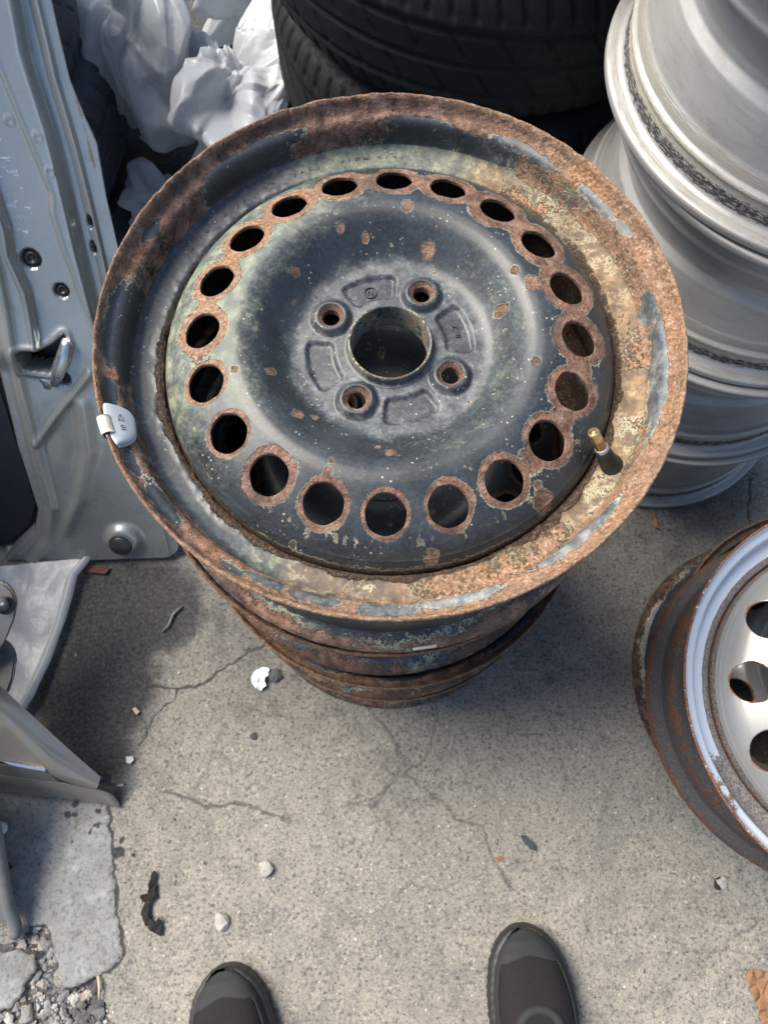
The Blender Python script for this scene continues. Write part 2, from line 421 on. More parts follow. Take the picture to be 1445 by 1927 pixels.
M_STAMP = plain('stamped_shadowless_ink', (.028, .026, .024), .7, 0, 300, .4)
M_STONE_PALE = plain('pale_stone', (.42, .40, .37), .85, 0, 160, .35, .8, .003)
M_STONE_DARK = plain('dark_stone', (.060, .066, .072), .85, 0, 160, .35, .8, .003)
M_PAPER = plain('white_paper', (.72, .74, .72), .7, 0, 90, .1, .3, .002)
M_RAG = plain('dark_rag', (.022, .019, .017), .9, 0, 120, .5, .9, .004)
M_LEAF = plain('dry_brown_leaf', (.22, .115, .058), .7, 0, 70, .4, .6, .002)
M_WOOD = plain('pale_wood_sliver', (.42, .34, .24), .8, 0, 200, .25, .5)
M_GREYSTRIP = plain('grey_weatherstrip', (.14, .145, .145), .7, 0, 90, .3, .4)
M_TAUPE = NT('taupe_silver_paint')
_n = M_TAUPE.noise(M_TAUPE.coord(), 30, 5, .6)
M_TAUPE = M_TAUPE.out(M_TAUPE.mix(_n, (.22, .205, .185), (.275, .255, .23)), M_TAUPE.step(_n, .3, .8, .28, .4), .5, M_TAUPE.bump(M_TAUPE.noise(M_TAUPE.coord(), 600, 3), .06, .0005), None, .3)
M_CHROME = plain('bright_trim', (.72, .76, .80), .14, 1.0, 60, .06, .03)
M_SHOERUB = plain('dark_shoe_rubber', (.015, .017, .019), .8, 0, 120, .3, .25)
M_SHOEMESH = mesh_fabric_material()
M_CLOTH = plain('dark_trouser_cloth', (.03, .032, .038), .9, 0, 200, .3, .4)
M_CARD = plain('tan_grey_card', (.28, .24, .19), .85, 0, 40, .2, .2)

# ------------------------------------------------------------------ ground
def px_poly(pts, f=1.0, ox=0, oy=0): return np.array([at(ox + x * f, oy + y * f)[:2] for x, y in pts])
K6 = (.4567, 100, 1180); K7 = (.5156, 700, 1300); K8 = (.2215, 0, 1500)
cracks = [   # polyline, half width, darkness
    (px_poly([(910, 75), (830, 85), (760, 140), (690, 185), (640, 225), (580, 245), (520, 255), (440, 250), (300, 255), (170, 255), (130, 190), (115, 100), (125, 20)], *K6), .0016, 1.0),
    (px_poly([(520, 255), (505, 295), (460, 325), (420, 375), (385, 440), (350, 490)], *K6), .0011, .8),
    (px_poly([(345, 350), (380, 390), (395, 440)], *K6), .001, .7),
    (px_poly([(460, 680), (540, 705), (640, 740), (700, 740), (750, 725), (820, 740), (950, 790)], *K6), .0022, .55),
    (px_poly([(700, 430), (650, 560), (600, 660)], *K6), .002, .38),
    (px_poly([(780, 320), (880, 360), (1000, 380), (1180, 365)], *K6), .0016, .45),
    (px_poly([(1300, 320), (1350, 390), (1420, 480), (1445, 560), (1400, 640), (1330, 700), (1200, 740)], *K6), .0022, .42),
    (px_poly([(20, 100), (70, 160), (110, 240), (130, 295), (200, 370), (270, 410), (310, 470), (400, 495), (430, 570), (460, 640), (500, 710), (560, 780)], *K7), .002, .5),
    (px_poly([(130, 295), (60, 350), (0, 440)], *K7), .002, .45),
    (px_poly([(130, 295), (200, 250), (230, 150), (240, 40)], *K7), .0018, .42),
    (px_poly([(610, 0), (650, 100), (680, 200), (710, 300), (730, 400), (740, 480)], *K7), .0024, .34),
    (px_poly([(480, 30), (500, 150), (620, 160)], *K7), .0014, .5),
    (px_poly([(720, 130), (800, 150), (880, 180), (1010, 205)], *K7), .0016, .4),
    (px_poly([(430, 320), (470, 440), (560, 530)], *K7), .0016, .4),
    (px_poly([(80, 760), (130, 710), (260, 730), (330, 690)], *K7), .0016, .42),
    (px_poly([(1445, 820), (1350, 880), (1280, 945), (1200, 960), (1100, 910)], *K7), .0018, .42),
    (px_poly([(1280, 945), (1360, 965), (1445, 960)], *K7), .0016, .42),
    (px_poly([(1230, 960), (1190, 1080), (1200, 1216)], *K7), .0018, .36),
    (px_poly([(1415, 900), (1405, 960), (1420, 1050)]), .0016, .7),
    (px_poly([(930, 80), (945, 250), (965, 450), (985, 700), (1000, 950), (1040, 1200), (1050, 1350), (930, 1480), (800, 1540)], *K8), .0018, .85),
]
mortar = px_poly([(930, 80), (945, 250), (965, 450), (985, 700), (1000, 950), (1040, 1200), (1050, 1350), (930, 1480), (800, 1540), (640, 1645), (500, 1600), (470, 1430), (430, 1180), (370, 1080), (240, 1060), (150, 950), (-200, 800), (-200, 0), (400, 0)], *K8)
gravelbed = px_poly([(-300, 1320), (180, 1210), (250, 1085), (370, 1090), (440, 1250), (480, 1420), (440, 1590), (560, 1655), (700, 1605), (830, 1535), (880, 1650), (960, 1880), (1010, 2100), (-300, 2100)], *K8)
islands = [px_poly(p, *K8) for p in ([(-50, 1350), (140, 1300), (300, 1330), (330, 1450), (240, 1560), (160, 1700), (60, 1800), (-50, 1830)], [(180, 1760), (270, 1740), (280, 1900), (190, 1980)])]

def axis(lo, hi, step, outer):
    mid = np.arange(lo, hi + step / 2, step)
    g = []; d = step
    x = hi
    while x < outer:
        d *= 1.35; x += d; g.append(x)
    g = np.array(g); h = []; x = lo; d = step
    while x > -outer:
        d *= 1.35; x -= d; h.append(x)
    return np.concatenate([np.array(h)[::-1], mid, g])
gx = axis(-.64, .64, .0021, 40); gy = axis(-.37, .43, .0021, 60)
X, Y = np.meshgrid(gx, gy, indexing='ij')
P2 = np.stack([X.ravel(), Y.ravel()], -1); P3 = np.c_[P2, np.zeros(len(P2))]
near = (np.abs(P2[:, 0]) < .75) & (np.abs(P2[:, 1]) < .6)
idx = np.where(near)[0]; Pn = P2[idx]; Pn3 = P3[idx]
wx = (fbm(Pn3, 45, 4, 3) - .5) * .018; wy = (fbm(Pn3, 45, 4, 9) - .5) * .018
Pw = Pn + np.stack([wx, wy], -1)
wx2 = (fbm(Pn3, 110, 3, 5) - .5) * .010; wy2 = (fbm(Pn3, 110, 3, 6) - .5) * .010
Pj = Pn + np.stack([wx2, wy2], -1)
crk = np.zeros(len(idx)); dep = np.zeros(len(idx))
for poly, w, a in cracks:
    d = seg_dist(Pj, poly)
    crk = np.maximum(crk, a * sm(w * 2.2, w * .5, d)); dep = np.maximum(dep, sm(w * 1.9, 0, d) * a)
mo = np.where(inside(Pw, mortar), 1, -1) * seg_dist(Pw, mortar, True)
gb = np.where(inside(Pw, gravelbed), 1, -1) * seg_dist(Pw, gravelbed, True)
for isl in islands:
    q = np.where(inside(Pw, isl), 1, -1) * seg_dist(Pw, isl, True)
    gb = np.minimum(gb, -q); mo = np.maximum(mo, q)
stain_shade = np.zeros(len(idx)); 
for (px, py, rr, a) in ((215, 1160, .14, .9), (180, 1300, .14, .9), (180, 1420, .09, .85), (300, 1140, .11, .85), (215, 1490, .03, .5), (1330, 930, .14, .6), (1220, 1010, .08, .4)):  # left and alloy-side patches: oil stain with cast shade painted in
    c = at(px, py)[:2]; stain_shade = np.maximum(stain_shade, a * sm(rr, rr * .35, np.hypot(*(Pw - c).T)))
dst = np.hypot(Pw[:, 0] - .02, Pw[:, 1] - .25); stain_shade = np.maximum(stain_shade, .46 * sm(.50, .22, dst)); stain_shade = np.maximum(stain_shade, .42 * sm(.30, .10, np.hypot(Pw[:, 0] - .42, Pw[:, 1] - .22)))
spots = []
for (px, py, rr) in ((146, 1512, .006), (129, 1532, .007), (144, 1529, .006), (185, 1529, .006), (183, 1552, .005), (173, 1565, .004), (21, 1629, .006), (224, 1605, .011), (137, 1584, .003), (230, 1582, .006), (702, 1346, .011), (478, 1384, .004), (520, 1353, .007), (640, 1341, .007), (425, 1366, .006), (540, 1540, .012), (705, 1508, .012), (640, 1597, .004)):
    spots.append((px, py)); c = at(px, py)[:2]; stain_shade = np.maximum(stain_shade, (.5 if px > 400 else .85) * sm(rr, rr * .5, np.hypot(*(Pj - c).T)))
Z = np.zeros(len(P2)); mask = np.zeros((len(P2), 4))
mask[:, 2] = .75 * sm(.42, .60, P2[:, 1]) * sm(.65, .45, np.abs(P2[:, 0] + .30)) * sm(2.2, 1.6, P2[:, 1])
zz = (fbm(Pn3, 9, 4, 21) - .5) * .006 + (fbm(Pn3, 60, 3, 22) - .5) * .0022
zz += .0022 * sm(-.006, .004, mo) - .009 * sm(-.003, .006, gb) - .0022 * dep
fade = sm(.6, .5, np.abs(Pn[:, 0])) * sm(.55, .45, np.abs(Pn[:, 1]))
Z[idx] = zz * np.where(np.hypot(Pn[:, 0], Pn[:, 1] - .28) < .22, 1, 1) * 1.0
mask[idx, 0] = crk; mask[idx, 1] = .66 * sm(-.006, .006, mo); mask[idx, 2] = np.maximum(stain_shade, mask[idx, 2]); mask[idx, 3] = sm(-.003, .003, gb)
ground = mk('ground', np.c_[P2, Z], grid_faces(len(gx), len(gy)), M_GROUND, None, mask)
tag(ground, 'cracked grey concrete yard floor', None, None, 'structure')

# ------------------------------------------------------------------ rock helper
def rock_verts(r, seed, sub=2, rough=.35, flat=.7):
    bm = bmesh.new(); bmesh.ops.create_icosphere(bm, subdivisions=sub, radius=1)
    V = np.array([v.co[:] for v in bm.verts]); F = np.array([[v.index for v in f.verts] for f in bm.faces]); bm.free()
    g = np.random.default_rng(seed)
    for _ in range(7):                                    # chop flat facets
        n = g.normal(size=3); n /= np.linalg.norm(n); d = g.uniform(.55, .85)
        e = V @ n - d; V = V - np.clip(e, 0, None)[:, None] * n
    V *= (1 + rough * (fbm(V + seed * 3.1, 2.2, 3, seed) - .5))[:, None]
    V *= np.array([g.uniform(.8, 1.25), g.uniform(.8, 1.25), flat]); a = g.uniform(0, 6.28)
    V[:, :2] = V[:, :2] @ np.array([[math.cos(a), -math.sin(a)], [math.sin(a), math.cos(a)]])
    return V * r, F

# gravel in the broken corner (nobody could count it)
gv, gf, off = [], [], 0
g2 = np.random.default_rng(5)
protos = [rock_verts(1, s, 1, .3, .65) for s in range(8)]
lo, hi = gravelbed.min(0), gravelbed.max(0)
n_ok = 0
while n_ok < 1500:
    p = g2.uniform(np.maximum(lo, [-.60, -.40]), hi)
    if not inside(p[None], gravelbed)[0] or any(inside(p[None], i)[0] for i in islands): continue
    n_ok += 1
    r = .0014 + .0070 * g2.random() ** 5.5
    v, f = protos[g2.integers(8)]; a = g2.uniform(0, 6.28)
    rot = np.array([[math.cos(a), -math.sin(a), 0], [math.sin(a), math.cos(a), 0], [0, 0, 1]])
    gv.append(v @ rot * r + np.array([p[0], p[1], -.009 + r * .45])); gf.append(f + off); off += len(v)
t = NT('mixed_gravel'); co = t.coord(); vn = t.node('ShaderNodeTexVoronoi'); t.val(vn.inputs['Vector'], co); vn.inputs['Scale'].default_value = 70
se = t.node('ShaderNodeSeparateColor'); t.l.new(vn.outputs['Color'], se.inputs[0])
M_GRAVEL = t.out(t.mix(t.step(t.noise(co, 300, 4), .35, .7, 0, .5), t.ramp(se.outputs[0], [(0, (.04, .042, .045)), (.35, (.12, .12, .12)), (.6, (.22, .225, .225)), (.85, (.32, .28, .23)), (1, (.46, .48, .48))]), (.09, .085, .08)), .85, 0, t.bump(t.noise(co, 400, 4), .5, .001))
gr = mk('gravel', np.vstack(gv), np.vstack(gf), M_GRAVEL, None, None, False)
tag(gr, 'loose grey gravel in the broken corner of the concrete', None, None, 'stuff')
# fine crumbs scattered over the concrete
cv, cf, off = [], [], 0
for k in range(260):
    p = np.array([g2.uniform(-.55, .55), g2.uniform(-.36, .22)])
    if inside(p[None], gravelbed)[0]: continue
    r = .0007 + .0022 * g2.random() ** 4
    v, f = protos[g2.integers(8)]
    cv.append(v * r + np.array([p[0], p[1], .001 + r * .3])); cf.append(f + off); off += len(v)
tag(mk('grit', np.vstack(cv), np.vstack(cf), M_GRAVEL, None, None, False), 'small grit crumbs scattered over the concrete', None, None, 'stuff')

# ------------------------------------------------------------------ steel wheels
RIM_TOP = [(.2078, -.0024), (.2075, -.0006), (.2066, .0002), (.2054, -.0006), (.2044, -.0040), (.2034, -.0084), (.2016, -.0112), (.1990, -.0124), (.1968, -.0129), (.1947, -.0143),
           (.1932, -.0178), (.1924, -.0240), (.1917, -.0310), (.1904, -.0352), (.1868, -.0378), (.1800, -.0390), (.1720, -.0402), (.1698, -.0430), (.1685, -.0520), (.1675, -.0700), (.1675, -.0850)]
RIM_BACK = [(.1690, -.0980), (.1760, -.1120), (.1850, -.1220), (.1876, -.1310), (.1900, -.1480), (.1925, -.1510), (.1990, -.1530), (.2030, -.1560), (.2050, -.1620), (.2062, -.1652), (.2078, -.1640)]
def rim_profile():
    p = smooth_poly(RIM_TOP + RIM_BACK, .0013, 2)
    o = offset_line(p, -.0027)             # outer face of the sheet
    # make the closed loop run counter-clockwise in (r, z)
    loop = np.vstack([p, o[::-1]])
    a = 0.5 * np.sum(loop[:, 0] * np.roll(loop[:, 1], -1) - np.roll(loop[:, 0], -1) * loop[:, 1])
    top = np.concatenate([np.ones(len(p), bool), np.zeros(len(o), bool)])
    if a < 0: loop = loop[::-1]; top = top[::-1]
    return loop, top
def chk_offset():
    p = smooth_poly(RIM_TOP + RIM_BACK, .0013, 2); o = offset_line(p, -.0027)
    return o[len(o) // 2, 0] > p[len(p) // 2, 0]

PAINT_BLOBS = [(124, 15, .1955, .0050), (128, 13, .1925, .005), (177, 11, .1990, .0060), (178, 15, .193, .0045), (154, 3.5, .199, .004), (194, 4, .200, .005), (210, 4, .200, .004), (220, 6.5, .198, .005), (246, 4, .197, .004),
               (257, 6, .197, .0042), (270, 6, .1995, .0048), (283, 9, .1965, .0042), (311, 13, .1955, .0036), (352, 17, .1945, .0036), (36, 6, .1960, .0035), (27.6, 3, .198, .003),
               (58, 9, .1960, .0032), (84, 9, .1950, .0035), (76, 19, .1920, .003), (8, 4, .193, .003), (240, 3, .2, .003)]
def rim_mask(V, T, top, blobs, weather=1.0):
    deg = np.degrees(T) % 360; r = np.hypot(V[:, 0], V[:, 1]); z = V[:, 2]
    jit = (fbm(V, 55, 4, 31) - .5) * 12; jr = (fbm(V, 120, 3, 32) - .5) * .004
    R = .80 + (fbm(V, 40, 4, 35) - .5) * .40; G = np.zeros(len(V)); B = np.zeros(len(V)); A = np.zeros(len(V))
    for (c, w, rc, rw) in blobs:
        q = np.sqrt((adiff(deg + jit * .35, c) / w) ** 2 + ((r + jr - rc) / rw) ** 2)
        R = np.minimum(R, .06 + .74 * sm(.55, 1.3, q))
    lip = (z > -.0035) | (r > .2055)
    R = np.where(lip & top, .95, R)
    liptop = lip & top
    flange_grey = top & (z > -.0345)
    # tan dust right on flange and ledge, with sunlit brightness painted in
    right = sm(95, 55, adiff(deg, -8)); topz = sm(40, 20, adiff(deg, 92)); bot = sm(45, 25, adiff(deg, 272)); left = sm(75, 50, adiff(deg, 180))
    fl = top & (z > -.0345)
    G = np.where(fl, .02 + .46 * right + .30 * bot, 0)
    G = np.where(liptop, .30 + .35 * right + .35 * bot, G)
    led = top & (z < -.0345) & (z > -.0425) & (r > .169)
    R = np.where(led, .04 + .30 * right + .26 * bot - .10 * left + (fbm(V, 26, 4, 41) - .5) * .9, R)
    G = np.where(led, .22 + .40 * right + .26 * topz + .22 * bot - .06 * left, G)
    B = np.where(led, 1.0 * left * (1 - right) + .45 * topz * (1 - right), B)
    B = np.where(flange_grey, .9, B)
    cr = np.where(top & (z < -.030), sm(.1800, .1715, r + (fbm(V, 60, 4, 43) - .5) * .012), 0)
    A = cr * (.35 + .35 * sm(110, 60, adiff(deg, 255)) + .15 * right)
    wallz = top & (z <= -.018) & (z > -.036)
    R = np.where(wallz, np.where(R < .4, R, .66 + (fbm(V, 30, 4, 44) - .5) * .8), R)
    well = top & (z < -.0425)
    R = np.where(well, .5 + (fbm(V, 20, 4, 45) - .5) * .8, R); G = np.where(well, 0, G); A = np.where(well & (z < -.047), .9, A)  # well darkened too: shade behind the vent holes put into its colour
    out = ~top
    R = np.where(out, .10 + (fbm(V * np.array([1, 1, 2.2]), 22, 5, 46) - .5) * .8 + .55 * sm(-.145, -.153, z) + .25 * sm(-.012, -.003, z), R)
    G = np.where(out, .12, G)
    return np.stack([np.clip(R, 0, 1), np.clip(G, 0, 1), B, A], -1)

def build_rim(mat, name, parent, blobs, n=1080):
    loop, top = rim_profile()
    V, F, T, S = revolve(loop, n); m = len(loop) + 1
    tp = np.tile(np.append(top, top[0]), n)
    msk = rim_mask(V, T, tp, blobs)
    r = np.hypot(V[:, 0], V[:, 1])
    # corroded edge, swollen rust and caked dirt by the disc
    e = (fbm(V, 180, 3, 51) - .5) * .0011 * (msk[:, 0] > .5)
    crud = msk[:, 3] * (fbm(V, 130, 4, 52) - .25) * .0062
    w_ = sm(.40, .6, msk[:, 0]) * tp
    scale_ = sm(.50, .53, fbm(V, 55, 4, 54)) * .0007 + (fbm(V, 150, 4, 55) - .5) * .0022 + (vnoise(V, 420, 56) - .5) * .0006
    V[:, 2] += crud + (fbm(V, 70, 4, 53) - .5) * .0014 * w_ + scale_ * w_ * .75; e = e - scale_ * w_ * .5 * (r < .205)
    k = 1 + e / r; V[:, 0] *= k; V[:, 1] *= k
    return mk(name, V, F, mat, parent, msk)

def make_zprof(pts):
    pts = np.array(pts); rr = np.arange(pts[0, 0], pts[-1, 0] + 1e-9, .00025)
    zz = np.interp(rr, pts[:, 0], pts[:, 1])
    k = np.exp(-.5 * (np.arange(-16, 17) / 6.0) ** 2); k /= k.sum()
    zp = np.convolve(np.pad(zz, 16, mode='edge'), k, 'valid')
    return lambda r: np.interp(r, rr, zp)

DISC_PROF = [(.0335, -.0300), (.066, -.0300), (.0705, -.0296), (.0755, -.0276), (.0815, -.0228), (.0890, -.0145), (.0960, -.0078), (.102, -.0046), (.109, -.0034), (.116, -.0044), (.125, -.0078),
             (.135, -.0118), (.145, -.0164), (.153, -.0214), (.159, -.0268), (.163, -.0318)]
SKIRT = [(.1630, -.0316), (.1655, -.0352), (.1676, -.0396), (.1686, -.0440), (.1688, -.0500), (.1688, -.0640)]

def patch(cx, cy, hole, bnd, J, power=1.0):
    """rings from a hole outline to a boundary loop"""
    t = (np.linspace(0, 1, J + 1) ** power)[:, None, None]
    return (hole[None] * (1 - t) + bnd[None] * t)

def build_disc(nh=20, hr=.0143, ring=.1348, th0=89.0, nb=4, bth=61.7, mode='rusty', bore=.028, a0=.1155, a1=.1535):
    zf = make_zprof(DISC_PROF)
    Vs, Fs, hid = [], [], []; off = 0
    NT_ = 480; per = NT_ // nh
    hole_ids = []
    def add(V, F):
        nonlocal off
        Vs.append(V); Fs.append(F + off); off += len(V)
    bolts = [(.050 * math.cos(R_(bth + 360 / nb * k)), .050 * math.sin(R_(bth + 360 / nb * k))) for k in range(nb)]
    def height(x, y):
        r = np.hypot(x, y); z = zf(np.clip(r, .0335, .163))
        an = np.degrees(np.arctan2(y, x))
        for k in range(nb):
            bx, by = bolts[k]; d = np.hypot(x - bx, y - by)
            z = z + .0048 * sm(.0168, .0112, d)
            z = z - np.clip(.0098 - d, 0, None) * 1.15
            c = bth + 360 / nb * (k + .5)
            dr = np.abs(r - .0515); da = adiff(an, c) * np.pi / 180 * .05
            q = np.maximum(dr - .0055, 0) ** 2 + np.maximum(da - .0135, 0) ** 2
            z = z - .0034 * sm(.0062, .0026, np.sqrt(q))
        return z
    # annulus of vent holes
    ha = 360 / nh
    for k in range(nh):
        c = R_(th0 + ha * k); a = R_(ha / 2)
        cx, cy = ring * math.cos(c), ring * math.sin(c)
        u = np.linspace(-1, 1, per + 1); Msd = 18; s = np.linspace(0, 1, Msd + 1)
        b = [np.stack([np.full(per, a1), c + a * u[:-1]], -1), np.stack([a1 + (a0 - a1) * s[:-1], np.full(Msd, c + a)], -1),
             np.stack([np.full(per, a0), c - a * u[:-1]], -1), np.stack([a0 + (a1 - a0) * s[:-1], np.full(Msd, c - a)], -1)]
        b = np.vstack(b); bnd = np.stack([b[:, 0] * np.cos(b[:, 1]), b[:, 0] * np.sin(b[:, 1])], -1)
        rel = bnd - [cx, cy]; er = np.array([math.cos(c), math.sin(c)]); et = np.array([-math.sin(c), math.cos(c)])
        ph = np.arctan2(rel @ et, rel @ er)
        wob = 1 + .012 * np.sin(3 * ph + k) + .01 * np.sin(7 * ph + 2 * k)
        hole = np.array([cx, cy]) + hr * wob[:, None] * (np.cos(ph)[:, None] * er * .955 + np.sin(ph)[:, None] * et)
        Q = patch(cx, cy, hole, bnd, 9, 1.3); J, N = Q.shape[:2]
        z = height(Q[..., 0], Q[..., 1])
        # walls of the hole
        inn = [np.c_[np.array([cx, cy]) + (hole - [cx, cy]) * f, height(hole[:, 0], hole[:, 1]) + dz] for f, dz in ((.97, -.0035), (.965, -.0022), (.975, -.0006))]
        W = np.stack([np.concatenate([i, ]) for i in inn] + [np.c_[Q[j], z[j]] for j in range(J)])
        F = grid_faces(W.shape[0], N); 
        i = np.arange(W.shape[0] - 1)[:, None]; j = np.arange(N)[None]; j2 = (j + 1) % N
        F = np.stack([i * N + j, i * N + j2, (i + 1) * N + j2, (i + 1) * N + j], -1).reshape(-1, 4)
        add(W.reshape(-1, 3), F)
    # plain rings
    def ringgrid(rs, zs, start):
        tt = R_(start) + np.arange(NT_) * 2 * np.pi / NT_
        x = np.cos(tt)[:, None] * rs[None]; y = np.sin(tt)[:, None] * rs[None]
        z = np.broadcast_to(zs[None], x.shape) if zs is not None else height(x, y)
        V = np.stack([x, y, z], -1).reshape(-1, 3)
        return V, grid_faces(NT_, len(rs), True)[:, ::-1]
    st = th0 - ha / 2
    rs = np.linspace(.163, a1, 12)[::1]; V, F = ringgrid(rs, None, st); add(V, F)
    sk = smooth_poly(SKIRT, .0015, 2)[::-1]; V, F = ringgrid(sk[:, 0], sk[:, 1], st); add(V, F)
    rs = np.linspace(a0, .068, 44); V, F = ringgrid(rs, None, st); add(V, F)
    # bolt annulus
    b1, b0 = .068, .0335
    for k in range(nb):
        c = R_(bth + 360 / nb * k); a = np.pi / nb; per2 = NT_ // nb; Msd = 26
        cx, cy = bolts[k]; u = np.linspace(-1, 1, per2 + 1); s = np.linspace(0, 1, Msd + 1)
        b = np.vstack([np.stack([np.full(per2, b1), c + a * u[:-1]], -1), np.stack([b1 + (b0 - b1) * s[:-1], np.full(Msd, c + a)], -1),
                       np.stack([np.full(per2, b0), c - a * u[:-1]], -1), np.stack([b0 + (b1 - b0) * s[:-1], np.full(Msd, c - a)], -1)])
        bnd = np.stack([b[:, 0] * np.cos(b[:, 1]), b[:, 0] * np.sin(b[:, 1])], -1)
        rel = bnd - [cx, cy]; ph = np.arctan2(rel[:, 1], rel[:, 0])
        hole = np.array([cx, cy]) + .0066 * np.stack([np.cos(ph), np.sin(ph)], -1)
        Q = patch(cx, cy, hole, bnd, 44, 1.15); J, N = Q.shape[:2]; z = height(Q[..., 0], Q[..., 1])
        inn = [np.c_[hole, z[0] - .006], np.c_[hole, z[0] - .0004]]
        W = np.stack(inn + [np.c_[Q[j], z[j]] for j in range(J)])
        i = np.arange(W.shape[0] - 1)[:, None]; j = np.arange(N)[None]; j2 = (j + 1) % N
        add(W.reshape(-1, 3), np.stack([i * N + j, i * N + j2, (i + 1) * N + j2, (i + 1) * N + j], -1).reshape(-1, 4))
    # hub collar and bore
    cp = smooth_poly([(.0340, -.0295), (.0322, -.0293), (.0314, -.0280), (.0311, -.0245), (.0309, -.0224), (.0302, -.0217), (.0293, -.0219), (.0288, -.0228), (.0284, -.026), (.0282, -.046)], .0007, 2)
    V, F = ringgrid(cp[:, 0], cp[:, 1], st); add(V, F)
    V = np.vstack(Vs); F = np.vstack(Fs); SILV = mode != 'rusty'
    # ---- masks
    x, y = V[:, 0], V[:, 1]; r = np.hypot(x, y); deg = np.degrees(np.arctan2(y, x)) % 360
    R = np.full(len(V), .05); G = np.zeros(len(V)); B = np.zeros(len(V)); A = np.zeros(len(V))
    g = np.random.default_rng(11)
    ringn = fbm(V, 75, 3, 63)
    for k in range(nh):
        c = th0 + ha * k; cx, cy = ring * math.cos(R_(c)), ring * math.sin(R_(c))
        dx, dy = x - cx, y - cy; d = np.hypot(dx, dy) - hr * .97
        up = sm(110, 40, adiff(c, 100)); rt = sm(70, 30, adiff(c, 10))
        if mode == 'rusty':
            w = .0033 + .0054 * up + .0030 * rt + g.uniform(-.0012, .0016)
            w = w * (.50 + 1.0 * ringn)
            # the rust belt spreads sideways more than inwards
            er = (dx * math.cos(R_(c)) + dy * math.sin(R_(c)))
            w = w * (1 - .22 * np.clip(np.abs(er) / .016, 0, 1.5) * up)
            R = np.maximum(R, .98 * sm(w * 1.6, w * .35, d))
        else:
            R = np.maximum(R, .55 * sm(.0035, 0, d))
    if mode == 'rusty':
        for (px, py, rad) in ((765, 400, .0042), (806, 456, .0046), (735, 850, .0040), (560, 776, .0033), (510, 695, .003), (445, 705, .003), (965, 520, .0035), (1000, 545, .006), (945, 575, .0045), (640, 434, .003), (687, 440, .0025),
                             (555, 507, .003), (590, 770, .0028), (1005, 690, .0035), (618, 895, .003), (815, 1035, .0042), (840, 928, .002), (543, 1010, .0026), (710, 832, .002), (625, 875, .0022), (1015, 905, .003), (1030, 930, .007), (548, 550, .0022)):
            P = at(px, py, .66 - .012)[:2] - np.array([.0036, .2807])
            R = np.maximum(R, .85 * sm(rad * 1.9, rad * .3, np.hypot(x - P[0], y - P[1])))
        for _ in range(46):
            a = g.uniform(0, 6.28); q = g.uniform(.07, .16); rad = g.uniform(.0006, .0017)
            R = np.maximum(R, .52 * sm(rad * 2.2, rad * .2, np.hypot(x - q * math.cos(a), y - q * math.sin(a))))
        arc = np.maximum(sm(100, 70, adiff(deg, 105)), sm(62, 40, adiff(deg, 0)))
        belt = arc * sm(.0125, .0060, np.abs(r - .1352) + (fbm(V, 60, 3, 64) - .5) * .010)
        R = np.maximum(R, .80 * belt)
        # rust runs outward from the near holes
        th_ = np.stack([deg * 1.6, np.zeros_like(deg), np.zeros_like(deg)], -1)
        run = sm(.56, .72, vnoise(th_, 1.0, 77)) * sm(60, 40, adiff(deg, 280)) * sm(.148, .152, r) * sm(.166, .150, r)
        R = np.maximum(R, .42 * run)
        # skirt: rust and dirt where disc meets rim
        R = np.maximum(R, (.25 + .35 * sm(80, 40, adiff(deg, 300))) * sm(.1645, .1675, r))
        A = .75 * sm(-.034, -.042, V[:, 2]) * (r > .16)
        # green-grey dust; sunlit brightness painted in on left slope and right of dish
        lf = sm(75, 25, adiff(deg, 160))
        G = np.maximum(G, (.05 + .46 * lf) * sm(.098, .112, r)); B = np.where(r > .075, .5, 1.0)
        G = np.maximum(G, .20 * sm(95, 30, adiff(deg, -15)) * sm(.106, .096, r) * sm(.072, .080, r))
        G = np.maximum(G, .26 * sm(60, 25, adiff(deg, 165)) * sm(.088, .100, r) * (r < .12))
        hub = sm(.082, .070, r + (fbm(V, 90, 4, 61) - .5) * .012)
        G = np.where(r < .085, np.maximum(G * (1 - hub), hub * .36), G)
        for k in range(nb):
            c = bth + 360 / nb * (k + .5)
            da = adiff(deg, c) * np.pi / 180 * .05; q = np.sqrt(np.maximum(np.abs(r - .0515) - .005, 0) ** 2 + np.maximum(da - .013, 0) ** 2)
            G = G * (1 - .45 * sm(.006, .002, q) * (r < .068))
            bx, by = bolts[k]; d = np.hypot(x - bx, y - by)
            G = G * (1 - .5 * sm(.018, .012, d)); R = np.maximum(R, .80 * sm(.0108, .0088, d))
        R = np.maximum(R, np.where(r < .0312, .42, 0))
    else:
        G = .9 * sm(.1640, .1668, r)
        for k in range(nb):
            bx, by = bolts[k]; R = np.maximum(R, .7 * sm(.0108, .0088, np.hypot(x - bx, y - by)))
        R = np.maximum(R, .6 * sm(.166, .169, r))
    if mode == 'rusty':
        w_ = sm(.42, .65, R); V[:, 2] += w_ * (-.0003 + (fbm(V, 170, 4, 65) - .5) * .0012 + (vnoise(V, 420, 66) - .5) * .0004) + (fbm(V, 12, 3, 67) - .5) * .0009
        V[:, 2] += A * (fbm(V, 140, 4, 68) - .3) * .004
    return V, F, np.stack([R, G, B, A], -1)

